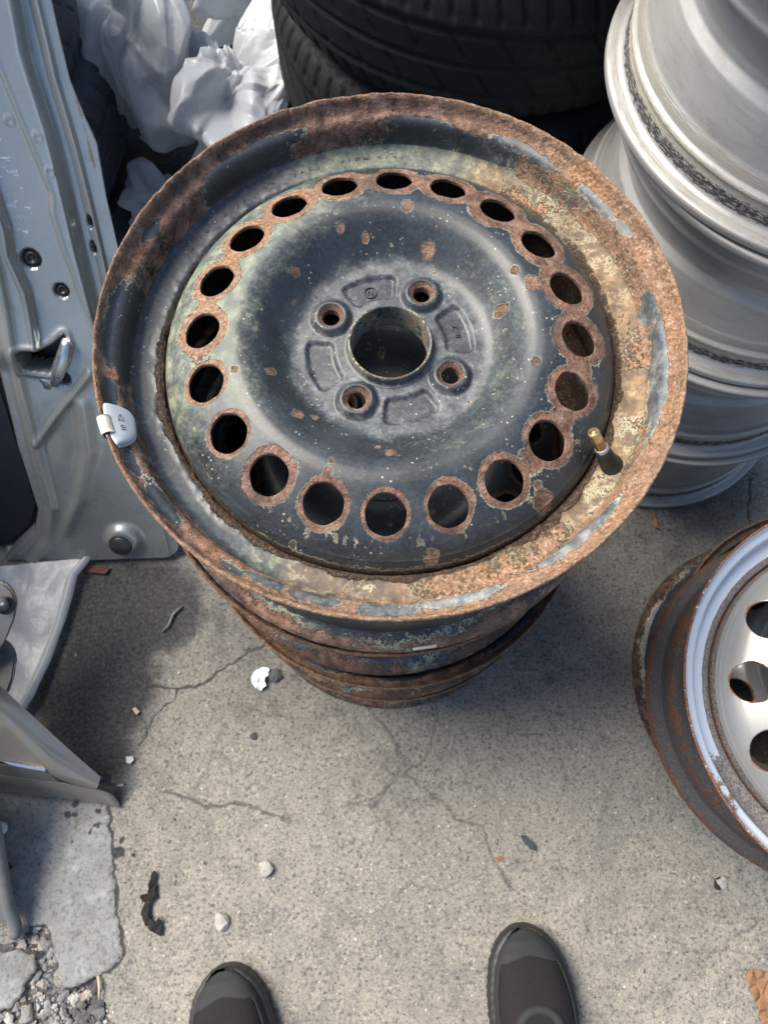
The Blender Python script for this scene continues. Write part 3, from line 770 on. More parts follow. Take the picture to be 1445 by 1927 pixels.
def tube(path, radii, n=14, cap=True):
    """swept circle along 3D points"""
    path = np.asarray(path, float); radii = np.broadcast_to(np.asarray(radii, float), (len(path),))
    T = np.gradient(path, axis=0); T /= np.linalg.norm(T, axis=1)[:, None] + 1e-12
    ref = np.array([0, 0, 1.0]) if abs(T[0, 2]) < .9 else np.array([1.0, 0, 0])
    V = []
    for p, t_, r in zip(path, T, radii):
        a = np.cross(t_, ref); a /= np.linalg.norm(a) + 1e-12; b = np.cross(t_, a)
        ang = np.linspace(0, 2 * np.pi, n, endpoint=False)
        V.append(p + r * (np.cos(ang)[:, None] * a + np.sin(ang)[:, None] * b))
    V = np.vstack(V); m = len(path)
    i = np.arange(m - 1)[:, None]; j = np.arange(n)[None]; j2 = (j + 1) % n
    F = np.stack([i * n + j, i * n + j2, (i + 1) * n + j2, (i + 1) * n + j], -1).reshape(-1, 4)
    Fs = [F]
    if cap:
        V = np.vstack([V, path[:1], path[-1:]]); c0, c1 = m * n, m * n + 1
        jj = np.arange(n); Fs.append(np.stack([jj, np.full(n, c0), (jj + 1) % n], -1)); Fs.append(np.stack([(m - 1) * n + (jj + 1) % n, np.full(n, c1), (m - 1) * n + jj], -1))
    return V, Fs

def make_steel_wheel(mat, label, mode='rusty', **kw):
    root = empty('steel_wheel'); tag(root, label, 'wheel', 'stacked steel wheels')
    build_rim(mat, 'rim', root, PAINT_BLOBS)
    V, F, m = build_disc(mode=mode, **kw); mk('disc', V, F, mat, root, m)
    return root

W1 = (.0036, .2807)
top_wheel = make_steel_wheel(M_RUSTY, 'uppermost rusty steel wheel of the middle stack')
top_wheel.location = (W1[0], W1[1], .660)
# stamped characters on the ledge
def ring_text(body, deg0, r, z, size, parent, name, step):
    vs, fs, off = [], [], 0
    for k, ch in enumerate(body):
        if ch == ' ': continue
        cu = D.curves.new('glyph', 'FONT'); cu.body = ch; cu.size = size; cu.align_x = 'CENTER'; cu.extrude = .00018; cu.resolution_u = 3
        o = D.objects.new('glyph', cu); COL.objects.link(o)
        dg = bpy.context.evaluated_depsgraph_get(); me = o.evaluated_get(dg).to_mesh()
        a = R_(deg0 - k * step)
        v = np.array([q.co[:] for q in me.vertices]).reshape(-1, 3)
        rot = a - np.pi / 2
        x = v[:, 0] * math.cos(rot) - v[:, 1] * math.sin(rot) + r * math.cos(a); y = v[:, 0] * math.sin(rot) + v[:, 1] * math.cos(rot) + r * math.sin(a)
        if len(v): vs.append(np.stack([x, y, v[:, 2] + z], -1)); fs += [[i + off for i in p.vertices] for p in me.polygons]; off += len(v)
        o.to_mesh_clear(); D.objects.remove(o); D.curves.remove(cu)
    me = D.meshes.new(name); me.from_pydata(np.vstack(vs).tolist(), [], fs); me.materials.append(M_STAMP)
    ob = D.objects.new(name, me); COL.objects.link(ob); ob.parent = parent
    return ob
ring_text('Z 78  5/15  64  JZEJ  5/40', 150, .1795, -.0388, .0070, top_wheel, 'stamped_lettering', 2.15)
ring_text('166 4747', 101, .1795, -.0388, .0064, top_wheel, 'stamped_lettering', 2.0)
for (px, py, b, rot) in ((697, 551, 'N', 0), (861, 632, '8', -75), (855, 615, 'Z', -75)):
    cu = D.curves.new('emblem', 'FONT'); cu.body = b; cu.size = .0058; cu.align_x = 'CENTER'; cu.align_y = 'CENTER'; cu.extrude = .0003
    o = D.objects.new('emblem', cu); COL.objects.link(o); me = D.meshes.new_from_object(o.evaluated_get(bpy.context.evaluated_depsgraph_get())); D.objects.remove(o)
    me.materials.clear(); me.materials.append(M_BLACKTRIM)
    e = D.objects.new('cast_emblem', me); COL.objects.link(e); e.parent = top_wheel
    p = at(px, py, .660 - .0325); e.location = (p[0] - W1[0], p[1] - W1[1], -.0327); e.rotation_euler = (0, 0, R_(rot))
    if b == 'N':
        V, F, _, _ = revolve([(.0042, -.0003), (.0048, -.0003), (.0048, .0003), (.0042, .0003)], 40); c = mk('emblem_ring', V, F, M_BLACKTRIM, e)

# valve stem
vb = np.array([.1808 * math.cos(R_(-29.2)), .1808 * math.sin(R_(-29.2)), -.0395]); vt = np.array([.1575 * math.cos(R_(-30.5)), .1575 * math.sin(R_(-30.5)), -.0005])
vd = (vt - vb) / np.linalg.norm(vt - vb); L = np.linalg.norm(vt - vb)
def along(*q): return np.array([vb + vd * x for x in q])
V, F = tube(along(-.002, .0, .0015, .003, .006, .016, .022, .0225), [.0088, .0088, .0085, .0072, .0068, .0056, .0052, .002], 28)
vs_ = mk('valve_stem', V, F, M_RUBBER, top_wheel)
V, F = tube(along(.0215, .0225, .0245, .0255), [.0048, .0050, .0050, .0044], 24); mk('collar', V, F, M_LATCH, vs_)
pth = [.0255]; rad = [.0038]
for k in range(9): pth += [.026 + k * .0012, .0266 + k * .0012]; rad += [.0040, .0035]
pth += [L - .001, L, L, L - .003]; rad += [.0039, .0037, .0023, .0021]
V, F = tube(along(*pth), rad, 24); mk('brass_tip', V, F, M_BRASS, vs_)
V, F = tube(along(L - .004, L - .0012, L - .0011), [.0012, .0012, .0002], 12); mk('valve_pin', V, F, M_BRASS, vs_)

# clip-on balance weight
bw = empty('balance_weight'); bw.parent = top_wheel; bw['label'] = 'pale grey clip-on balance weight stamped 10 Zn on the left edge'
wa = R_(202.0)
er = np.array([math.cos(wa), math.sin(wa), 0]); et = np.array([-math.sin(wa), math.cos(wa), 0]); ez = np.array([0, 0, 1.0])
def wpt(r_, s_, z_): return er * r_ + et * s_ + ez * z_       # s: along the lip, anticlockwise is down in the photo
NS, NR = 48, 14
outline = lambda s: (.0185 + .0 * s)
Vb = []
us = np.linspace(-1, 1, NS)
for u in us:
    s = u * .0168
    w = np.clip(1 - np.abs(u) ** 3.6, 0, 1) ** .62
    a_in = .2045 - (.0145) * w * (1 - .18 * u) ; a_out = .2045 - .0015 * (1 - w)
    ang = s / .2
    for q in np.linspace(0, 1, NR):
        r_ = a_out + (a_in - a_out) * q
        zsurf = np.interp(r_, [.1880, .1915, .1932, .1947, .1968, .1990, .2016, .2034, .2044, .2054, .2066], [-.024, -.0200, -.0178, -.0143, -.0129, -.0124, -.0112, -.0084, -.0040, -.0006, .0004])
        thick = .0034 * np.clip(np.sin(np.pi * np.clip(q * .94 + .03, 0, 1)) ** .45, 0, 1) * np.clip(w * 1.6, 0, 1) ** .6
        Vb.append(wpt(r_ - (1 - math.cos(ang)) * .2 * 0, s, max(zsurf, -.0160 + (r_ - .190) * .95) + .0006 + thick) + er * (math.cos(ang) - 1) * .2)
Vb = np.array(Vb); Ft = grid_faces(NS, NR)
Vb2 = Vb.copy(); Vb2[:, 2] -= .0045
mk('lead_body', np.vstack([Vb, Vb2]), [np.vstack([Ft, (Ft + len(Vb))[:, ::-1]])], M_ZINC, bw)
clipp = [(.2012, -.0010), (.2025, .0012), (.2040, .0026), (.2065, .0030), (.2092, .0022), (.2102, -.0010), (.2100, -.0065), (.2085, -.0085)]
cl = smooth_poly(clipp, .0012, 2); cl2 = offset_line(cl, .0009); lp = np.vstack([cl, cl2[::-1]])
Vc = []
for s in np.linspace(-.0062, .0072, 9):
    for (r_, z_) in lp: Vc.append(wpt(r_, s, z_) + er * (math.cos(s / .2) - 1) * .2)
n = len(lp); i = np.arange(8)[:, None]; j = np.arange(n)[None]; j2 = (j + 1) % n
Fc = np.stack([i * n + j, i * n + j2, (i + 1) * n + j2, (i + 1) * n + j], -1).reshape(-1, 4)
h = len(cl); endq = [[a, a + 1, n - 2 - a, n - 1 - a] for a in range(h - 1)]
Fc = np.vstack([Fc, np.array(endq), np.array(endq)[:, ::-1] + 8 * n]); mk('steel_clip', np.array(Vc), Fc, M_CLIP, bw)
for (body, s0, sz) in (('Zn', -.0045, .0062), ('10', .0035, .0058)):
    cu = D.curves.new('stamp', 'FONT'); cu.body = body; cu.size = sz * .8; cu.align_x = 'CENTER'; cu.align_y = 'CENTER'; cu.extrude = .0006
    o = D.objects.new('stamp', cu); COL.objects.link(o); me = D.meshes.new_from_object(o.evaluated_get(bpy.context.evaluated_depsgraph_get())); D.objects.remove(o)
    me.materials.clear(); me.materials.append(plain('stamped_grey', (.22, .24, .26), .6))
    e = D.objects.new('stamped_lettering', me); COL.objects.link(e); e.parent = bw
    e.location = Vector(wpt(.1962, s0, -.0060)); e.rotation_euler = (R_(40), 0, wa - R_(90))

# the three steel wheels underneath
low_specs = [((-.0010, .2770, .4965), 75, 'second steel wheel from the top of the middle stack, rusty edge'),
             ((.0060, .2620, .3325), 190, 'third steel wheel from the top of the middle stack, dark with a rust-red edge'),
             ((.0080, .2590, .1675), 300, 'lowest black steel wheel of the middle stack, resting on the concrete')]
low0 = empty('steel_wheel'); tag(low0, low_specs[0][2], 'wheel', 'stacked steel wheels')
for ch in top_wheel.children:
    if ch.name.split('.')[0] in ('rim', 'disc'):
        c = ch.copy(); COL.objects.link(c); c.parent = low0
        c.data = ch.data.copy(); c.data.materials.clear(); c.data.materials.append(M_RUSTY2)
        if ch.name.startswith('disc'):                       # lower discs darkened: shade inside the stack put into their colour
            at_ = c.data.attributes['mask']; buf = np.zeros(len(c.data.vertices) * 4, np.float32); at_.data.foreach_get('color', buf)
            buf = buf.reshape(-1, 4); buf[:, 1] *= .12; buf[:, 0] *= .6; at_.data.foreach_set('color', buf.ravel())
low0.location = low_specs[0][0]; low0.rotation_euler = (0, 0, R_(low_specs[0][1]))
for loc, rz, lab in low_specs[1:]:
    o = dup(low0, loc, (0, 0, R_(rz))); o['label'] = lab

# ------------------------------------------------------------------ silver steel wheel pair at the right
def silver_rim_mask(V, T, top):
    deg = np.degrees(T) % 360; r = np.hypot(V[:, 0], V[:, 1]); z = V[:, 2]
    R = np.full(len(V), .05); G = np.zeros(len(V))
    R = np.where((r > .2052) | (z > -.0012), .62, R)
    patchy = sm(12, 5, adiff(deg, 208)) * sm(.185, .2, r)
    R = np.where(top & (z > -.02), np.maximum(R, (fbm(V, 40, 4, 91) - .38) * 1.3 * sm(.200, .192, r) + .45 * patchy), R)
    low = sm(60, 42, adiff(deg, 250)); G = np.where(top & (z < -.0190), np.maximum(.9 * sm(.1795, .1765, r), .9 * low * sm(.1915, .1895, r)), 0); G = np.where(top & (r < .1705), .9, G); G = np.maximum(G, .5 * patchy)
    R = np.where(~top, .14 + (fbm(V * np.array([1, 1, 2.]), 25, 4, 92) - .5) * .9 + .5 * sm(-.150, -.156, z) + .34 * sm(-.112, -.120, z) * sm(-.136, -.130, z) + .4 * sm(-.0135, -.010, z), R); B_ = np.where(~top, 1.0, 0)
    G = np.where(~top, .95, G)
    return np.stack([np.clip(R, 0, 1), np.clip(G, 0, 1), B_, np.where(top & (r > .172), 1.0, 0)], -1)
loop, topf = rim_profile(); V, F, T, S = revolve(loop, 900); tp = np.tile(np.append(topf, topf[0]), 900)
sw = empty('steel_wheel'); tag(sw, 'silver painted steel wheel with large round holes at the right edge', 'wheel', 'silver steel wheels at the right')
ms_ = silver_rim_mask(V, T, tp); V[:, 2] += (fbm(V, 90, 3, 93) - .5) * .0012 * (ms_[:, 0] > .4)
mk('rim', V, F, M_SILVER, sw, ms_)
V, F, m = build_disc(12, .0212, .1345, 174.0, 5, 20, 'silver', a0=.104, a1=.1585); mk('disc', V, F, M_SILVER, sw, m)
SWS = 1.015
sw.location = (.526, .052, .337); sw.rotation_euler = (R_(0.5), R_(-5.0), 0); sw.scale = (SWS, SWS, 1)
sw2 = empty('steel_wheel'); tag(sw2, 'black rust-edged steel wheel lying beneath the silver wheel at the right edge', 'wheel', 'silver steel wheels at the right')
for ch in top_wheel.children:
    if ch.name.split('.')[0] == 'rim':
        c = ch.copy(); c.data = ch.data.copy(); c.data.materials.clear(); c.data.materials.append(M_RUSTY2); COL.objects.link(c); c.parent = sw2
for ch in sw.children:
    if ch.name.split('.')[0] == 'disc': c = ch.copy(); COL.objects.link(c); c.parent = sw2
sw2.location = (.574, .095, .166); sw2.rotation_euler = (0, 0, R_(140))

# ------------------------------------------------------------------ alloy wheels
ALLOY = [(.2040, .0005), (.2090, .0000), (.2112, .0018), (.2114, .0070), (.2104, .0094), (.2070, .0104), (.2010, .0110), (.1975, .0128), (.1958, .0165), (.1950, .0290), (.1952, .0330), (.1966, .0352), (.1962, .0380), (.1935, .0400),
         (.1925, .0412), (.1908, .0450), (.1870, .0520), (.1800, .0820), (.1775, .0900), (.1705, .0985), (.1690, .1060), (.1690, .1260), (.1720, .1340), (.1850, .1440), (.1900, .1470), (.1950, .1490), (.1962, .1520), (.1950, .1560), (.1950, .1720), (.1968, .1770), (.2010, .1790),
         (.2080, .1800), (.2106, .1815), (.2114, .1845), (.2112, .1885), (.2090, .1900), (.2030, .1896)]
pa = smooth_poly(ALLOY, .0011, 1)
ia = smooth_poly([(.2030, .1896), (.1930, .1860), (.1895, .1700), (.1640, .1300), (.1635, .1000), (.1740, .0800), (.1895, .0300), (.1950, .0060), (.2040, .0005)], .004, 2)[1:-1]
V, F, T, S = revolve(np.vstack([pa, ia]), 720); m = len(pa) + len(ia) + 1
isin = np.tile(np.r_[np.zeros(len(pa), bool), np.ones(len(ia) + 1, bool)], 720)
r = np.hypot(V[:, 0], V[:, 1]); z = V[:, 2]
seat = np.maximum(sm(.0105, .0150, z) * sm(.0415, .036, z), sm(.150, .154, z) * sm(.180, .176, z)) * (r > .1935)
botz = z < .09
cr = np.where(botz, .66 * sm(.0125, .016, z) * sm(.0330, .023, z), .22 * seat) * (r > .1935); crm = np.where(botz, .66 * sm(.016, .022, z) * sm(.0430, .037, z), .2 * seat) * (r > .190); gr_ = .10 + .55 * sm(.0405, .0420, z) * sm(.056, .044, z) + .28 * sm(.0085, .0105, z) * sm(.0125, .0108, z) + .10
cr = np.where(isin, .1, cr)
flow = np.stack([T * .2, S, 0 * S], -1)
al = empty('alloy_wheel'); tag(al, 'uppermost silver alloy wheel of the right stack, bead seat caked with black and cream dirt', 'wheel', 'stacked alloy wheels')
mk('barrel', V, F, M_ALLOY, al, np.stack([cr, gr_, crm, 0 * cr], -1), True, flow)
# wheel face: hub and five spokes (seen only from other sides)
V, F = tube([(0, 0, .10), (0, 0, .165), (0, 0, .170)], [.062, .062, .05], 48)
zz_ = np.zeros((len(V), 4)); mk('hub', V, F, M_ALLOY, al, zz_, True, V)
for k in range(5):
    a = R_(72 * k + 10); bm = bmesh.new(); bmesh.ops.create_cube(bm, size=1)
    for v in bm.verts:
        out = v.co.x > 0; x = .165 if out else .05; y = (.022 if out else .03) * np.sign(v.co.y); zc = (.170 if v.co.z > 0 else .145) - (.004 if out else 0)
        v.co = (x * math.cos(a) - y * math.sin(a), x * math.sin(a) + y * math.cos(a), zc)
    bmesh.ops.bevel(bm, geom=bm.edges[:], offset=.005, segments=3, affect='EDGES')
    Vv = np.array([v.co[:] for v in bm.verts]); me = D.meshes.new('spoke'); bm.to_mesh(me); bm.free(); me.materials.append(M_ALLOY)
    o = D.objects.new('spoke', me); COL.objects.link(o); o.parent = al
al.location = (.414, .594, .575); al.rotation_euler = (0, 0, R_(150))
for loc, rz, lab in (((.425, .585, .383), 40, 'second silver alloy wheel from the top of the right stack, scratched barrel'),
                     ((.424, .577, .192), 250, 'third silver alloy wheel from the top of the right stack, dark band below'),
                     ((.430, .570, .001), 310, 'lowest silver alloy wheel of the right stack, on the concrete')):
    o = dup(al, loc, (0, 0, R_(rz))); o['label'] = lab

# ------------------------------------------------------------------ tyres
def tyre_mesh(name, Rt=.320, W=.190, bead=.205, sip=76, worn=.0035, n=760):
    h = W / 2
    side = [(bead, h - .035), (bead + .012, h - .018), (bead + .035, h - .004), (bead + .060, h), (bead + .080, h - .005), (Rt - .016, h - .018), (Rt - .0075, h - .031), (Rt - .0035, h - .045)]
    tread = [(Rt - .0035, h - .045)]
    for gz in (.038, 0, -.038):
        tread += [(Rt - .0015, gz + .0045), (Rt - .0036, gz + .0026), (Rt - .0036, gz - .0026), (Rt - .0015, gz - .0045)]
    tread += [(Rt - .0035, -h + .045)]
    pr = np.vstack([smooth_poly([(a, -b) for a, b in side], .004, 2), dens(tread[::-1][1:-1], .003), smooth_poly(side[::-1], .004, 2)])
    inner = smooth_poly([(bead, h - .035), (bead + .012, h - .042), (bead + .05, h - .02), (Rt - .022, h - .05), (Rt - .016, 0), (Rt - .022, -h + .05), (bead + .05, -h + .02), (bead + .012, -h + .042), (bead, -h + .035)], .008, 2)[1:-1]
    V, F, T, S = revolve(np.vstack([pr, inner]), n); m = len(pr) + len(inner) + 1
    isout = np.tile(np.r_[np.ones(len(pr), bool), np.zeros(len(inner) + 1, bool)], n)
    r = np.hypot(V[:, 0], V[:, 1]); az = np.abs(V[:, 2])
    ph = (T * sip / (2 * np.pi) + az * 9 * np.sign(V[:, 2])) % 1.0
    notch = sm(.16, .05, np.abs(ph - .5)) * sm(.048, .055, az) * sm(h - .012, h - .024, az) * isout
    ph2 = (T * sip / (2 * np.pi) * .5 + V[:, 2] * 14) % 1.0
    notch2 = sm(.05, .02, np.abs(ph2 - .5)) * sm(.046, .042, az) * sm(.006, .010, az) * isout
    k = 1 - (notch * .0052 + notch2 * .003 * (az < .036)) / r
    V[:, 0] *= k; V[:, 1] *= k
    V[:, 2] += (h)
    dust = .12 + .35 * sm(.030, .05, az) * isout
    flow = np.stack([T * .3, S, 0 * S], -1)
    return V, F, np.stack([dust, dust * 0, dust * 0, dust * 0], -1), flow
V, F, mkk, fl = tyre_mesh('tyre')
ty = mk('tyre', V, F, M_TYRE, None, mkk, True, fl)
TY = (.145, 1.035)
tag(ty, 'black tyre standing out just behind the rusty wheel, second from the top of its stack', 'tyre', 'stacked tyres behind the middle')
ty.location = (TY[0], TY[1], .380)
for loc, rz, lab in (((TY[0] - .012, TY[1] + .012, .571), 33, 'topmost black tyre of the stack at the top edge, notched shoulder'),
                     ((TY[0] + .008, TY[1] - .006, .190), 71, 'second black tyre from the ground in the stack behind the wheels'),
                     ((TY[0], TY[1] + .01, 0), 120, 'bottom black tyre of the stack behind the wheels')):
    o = ty.copy(); COL.objects.link(o); o.location = loc; o.rotation_euler = (0, 0, R_(rz)); o['label'] = lab
V, F, mkk, fl = tyre_mesh('tyre', .315, .20, .2, 58)
lt = mk('tyre', V, F, tyre_material('lightened_tyre_rubber', 12.0), None, mkk, True, fl); lt.location = (-.775, 1.02, .0)  # rubber colour lightened to offset the deep shade behind the door
tag(lt, 'bottom grey-black tyre of the stack behind the car door', 'tyre', 'stacked tyres behind the car door')
for loc, rz, lab in (((-.785, 1.02, .20), 20, 'middle grey-black tyre of the stack behind the car door'),
                     ((-.770, .985, .40), 50, 'topmost grey-black tyre of the stack behind the car door')):
    o = lt.copy(); COL.objects.link(o); o.location = loc; o.rotation_euler = (0, 0, R_(rz)); o['label'] = lab

# ------------------------------------------------------------------ car door leaning back on the tyres
P0 = at(335, 1045, .012); LEAN = R_(35)
UD = np.array([-1.0, -.04, 0]); UD /= np.linalg.norm(UD)
VD = np.array([0, math.sin(LEAN), math.cos(LEAN)]); ND = np.cross(VD, UD); ND /= np.linalg.norm(ND)
if ND[1] > 0: ND = -ND
def pl(px, py):
    d = FW * F_PX + RT * (px - PW / 2) - UP * (py - PH / 2)
    t = ((P0 - CP) @ ND) / (d @ ND); p = CP + t * d - P0
    A_ = np.stack([UD, VD], -1); return np.linalg.lstsq(A_, p, rcond=None)[0]
def pls(pts): return np.array([pl(*p) for p in pts])
edge = pls([(95, 0), (112, 75), (130, 150), (158, 220), (182, 270), (200, 370), (222, 465), (250, 600), (290, 800), (322, 960), (334, 1015)])
eo = np.argsort(edge[:, 1]); ev, eu = edge[eo, 1], edge[eo, 0]
VTOP = float(edge[:, 1].max()) + .16
vmax = VTOP; NV_, NU_ = 420, 300
vv = np.linspace(0, vmax, NV_)
ur = np.interp(vv, ev, eu)
ur = np.where(vv > ev[-1], eu[-1] + (vv - ev[-1]) * (eu[-1] - eu[-3]) / (ev[-1] - ev[-3]), ur)
rc = .022; ur = np.maximum(ur, np.where(vv < rc, ur[0] + rc - np.sqrt(np.clip(rc ** 2 - (rc - vv) ** 2, 0, None)), ur))
k = np.ones(9) / 9; ur = np.convolve(np.pad(ur, 4, mode='edge'), k, 'valid') if False else ur
ULEFT = .37
tt = np.linspace(0, 1, NU_) ** 1.5
UU = ur[:, None] + (ULEFT - ur[:, None]) * tt[None]; VV = np.broadcast_to(vv[:, None], UU.shape)
Q = np.stack([UU.ravel(), VV.ravel()], -1)
def side(poly, q):
    """signed distance across a top-to-bottom line: positive to its left (larger u)"""
    poly = poly[np.argsort(poly[:, 1])]; poly = np.vstack([poly[0] + (poly[0] - poly[1]) * 50, poly, poly[-1] + (poly[-1] - poly[-2]) * 50])
    d = seg_dist(q, poly); ui = np.interp(q[:, 1], poly[:, 1], poly[:, 0])
    return np.where(q[:, 0] > ui, d, -d)
L1 = pls([(77, 0), (96, 80), (112, 150), (132, 215), (152, 285), (174, 374), (197, 474), (225, 600)])
L2 = pls([(57, 0), (70, 100), (85, 165), (100, 225), (117, 300), (130, 380), (152, 470), (178, 585), (195, 650)])
L3 = pls([(32, 0), (50, 100), (72, 170), (95, 242), (117, 329), (150, 474), (180, 590), (200, 660)])
L4 = pls([(-40, 0), (0, 120), (37, 212), (82, 319), (100, 361), (102, 400), (125, 474), (150, 541), (172, 605), (190, 660)])
L5 = pls([(-20, 330), (14, 430), (21, 479), (52, 548), (73, 645), (82, 690)])
L6 = pls([(-60, 300), (0, 503), (28, 642), (42, 715), (73, 844), (101, 951), (97, 1015), (70, 1050)])
LD = pls([(0, 700), (35, 847), (62, 930), (73, 965), (66, 1005), (17, 1050)])
diag = pls([(172, 700), (115, 771), (73, 830)])
soft = pls([(160, 760), (170, 847), (153, 934), (115, 1017)])
s1, s2, s3, s4, s5, s6, sD = (side(l, Q) for l in (L1, L2, L3, L4, L5, L6, LD))
v_ = Q[:, 1]; vlow = pl(190, 640)[1]
upz = sm(vlow - .03, vlow + .05, v_)
H = np.zeros(len(Q))
H += .004 * sm(-.001, .003, s1) * 1.0                          # step off the hem
H -= .0065 * sm(.001, .014, s1) * sm(.004, -.010, s3) * upz      # channel
H += .0065 * sm(-.004, .004, s3) * sm(.004, -.004, s4) * upz     # raised strip
H -= .0080 * sm(-.005, .007, s4) * upz                           # recessed inner field
H += .0030 * np.exp(-(s4 / .0035) ** 2) * upz + .0022 * np.exp(-(s3 / .003) ** 2) * upz
v5 = pl(80, 690)[1]; up5 = sm(v5 - .01, v5 + .03, v_)
H += .0095 * sm(-.005, .005, s5) * up5
H += .0060 * np.exp(-(s6 / .006) ** 2)
H += .0045 * np.exp(-(s5 / .004) ** 2) * up5
H -= .006 * sm(.004, .016, s6)
ins = (sD > 0)
H -= .030 * sm(-.001, .010, sD)
dd = seg_dist(Q, diag); H += .0042 * np.exp(-(dd / .005) ** 2)
ds = seg_dist(Q, soft); H += .0058 * np.exp(-(ds / .010) ** 2)
pc = pl(232, 1016); dp = np.hypot(*(Q - pc - np.array([-.004, .006])).T); H += .011 * sm(.032, .017, dp); dq = np.hypot(*(Q - pc).T); H -= .003 * sm(.0175, .0160, dq)
for (bx, by, rb) in ((56, 490, .0115), (114, 550, .0088), (121, 710, .0088)):
    q = pl(bx, by); d = np.hypot(*(Q - q).T); H -= .007 * sm(rb + .001, rb - .0004, d) 
for (bx, by, rb) in ((16, 228, .006), (78, 254, .006), (101, 318, .006)):
    q = pl(bx, by); d = np.hypot(*(Q - q).T); H += .0011 * sm(rb, rb - .0015, d) - .0011 * sm(rb - .002, rb - .004, d)
holes = []
for (bx, by, ru, rv) in ((170, 417, .0042, .0075), (176, 467, .0042, .0075)):
    q = pl(bx, by); d = np.sqrt(((Q[:, 0] - q[0]) / ru) ** 2 + ((Q[:, 1] - q[1]) / rv) ** 2); H -= .012 * sm(1.05, .85, d)
latch = pls([(38, 659), (45, 656), (83, 657), (101, 648), (121, 631), (125, 640), (121, 662), (101, 698), (72, 694), (49, 690)])
li = np.where(inside(Q, latch), 1, -1) * seg_dist(Q, latch, True)
H -= .035 * sm(-.0015, .002, li); H += .0028 * np.exp(-((li + .006) / .004) ** 2)
H += (fbm(np.c_[Q, 0 * v_], 14, 3, 71) - .5) * .0016
scr = np.zeros(len(Q))
for (a, b, w_) in (((2, 250), (38, 400), .016), ((0, 300), (30, 440), .014), ((60, 380), (35, 470), .010), ((10, 350), (45, 430), .008)):
    scr = np.maximum(scr, sm(w_, w_ * .3, seg_dist(Q, pls([a, b]))) * .62)
rustd = .5 * sm(.004, .001, np.abs(s1 + .010)) * sm(.06, .02, np.abs(v_ - pl(165, 255)[1])) + .25 * sm(.0025, .0005, np.abs(s1 + .012)) * upz
Vd = P0 + Q[:, :1] * UD + Q[:, 1:] * VD + H[:, None] * ND
door = empty('car_door', tuple(P0)); tag(door, 'silver car door leaning back at the left, latch opening facing out', 'car door')
Vd -= P0
NVt, NUt = NV_, NU_
Fg = grid_faces(NV_, NU_)
cut = li > .0008
for (bx, by, ru, rv) in ((170, 417, .0042, .0075), (176, 467, .0042, .0075)):
    q = pl(bx, by); cut |= np.sqrt(((Q[:, 0] - q[0]) / ru) ** 2 + ((Q[:, 1] - q[1]) / rv) ** 2) < .85
Fg = Fg[~cut[Fg].all(1)]
def hs(q): return H[np.argmin(np.hypot(*(Q - q).T))]
n0 = np.cross(Vd[NU_] - Vd[0], Vd[1] - Vd[0])
if n0 @ ND < 0: Fg = Fg[:, ::-1]
# folded rim and outer skin behind
tuck = .050 * (1 - tt[None] ** .5) * np.ones((NV_, 1))
Vback = ((Q[:, :1] + tuck.reshape(-1, 1)) * UD + (Q[:, 1:] + .03 * sm(.06, 0, Q[:, 1:])) * VD) + (-.045) * ND
gid = np.arange(NV_ * NU_).reshape(NV_, NU_)
mk('inner_panel', Vd, Fg, M_DOOR, door, np.stack([scr, rustd, 0 * scr, 0 * scr], -1))
rim_i = gid[:, 0]; bot_i = gid[0, :]; top_i = gid[-1, :]
seq = np.concatenate([top_i[::-1], rim_i[::-1], bot_i]); a = Vd[seq]; bq = Vback[seq] ; mid = a * .0 + Vd[seq] - .004 * ND
# skin edge: slight outward fold then the back
strip = np.stack([a, mid + 0, bq], 1).reshape(-1, 3); Fs = grid_faces(len(seq), 3)
nb_ = len(strip); sub = gid[::20, ::20]; Vb_ = Vback[sub.ravel()]; Fb = grid_faces(*sub.shape)
mk('outer_skin', np.vstack([strip, Vb_ + np.array([0, 0, 0])]), [np.vstack([Fs, Fb + nb_])], M_DOOR, door, np.zeros((nb_ + len(Vb_), 4)))
# trim card inside the dark recess
tm = pls([(-120, 600), (-20, 690), (30, 850), (56, 930), (66, 965), (58, 1000), (14, 1044), (-70, 1056)])
def poly_sheet(pts2, off, thick, mat, name, parent, bev=.004, plane=None):
    bm = bmesh.new(); vs = [bm.verts.new(tuple(u * UD + v * VD + off * ND)) for u, v in pts2]
    f = bm.faces.new(vs); bm.normal_update()
    if f.normal @ Vector(ND) < 0: f.normal_flip()
    ex = bmesh.ops.extrude_face_region(bm, geom=[f]); top = [e for e in ex['geom'] if isinstance(e, bmesh.types.BMVert)]
    bmesh.ops.translate(bm, verts=top, vec=Vector(ND) * thick)
    bmesh.ops.recalc_face_normals(bm, faces=bm.faces[:])
    bmesh.ops.bevel(bm, geom=[e for e in bm.edges if all(v in top for v in e.verts)], offset=bev, segments=3, affect='EDGES')
    me = D.meshes.new(name); bm.to_mesh(me); bm.free(); me.materials.append(mat)
    for p in me.polygons: p.use_smooth = False
    o = D.objects.new(name, me); COL.objects.link(o); o.parent = parent; return o
poly_sheet(tm, -.030, .010, M_BLACKTRIM, 'trim_card', door, .006)
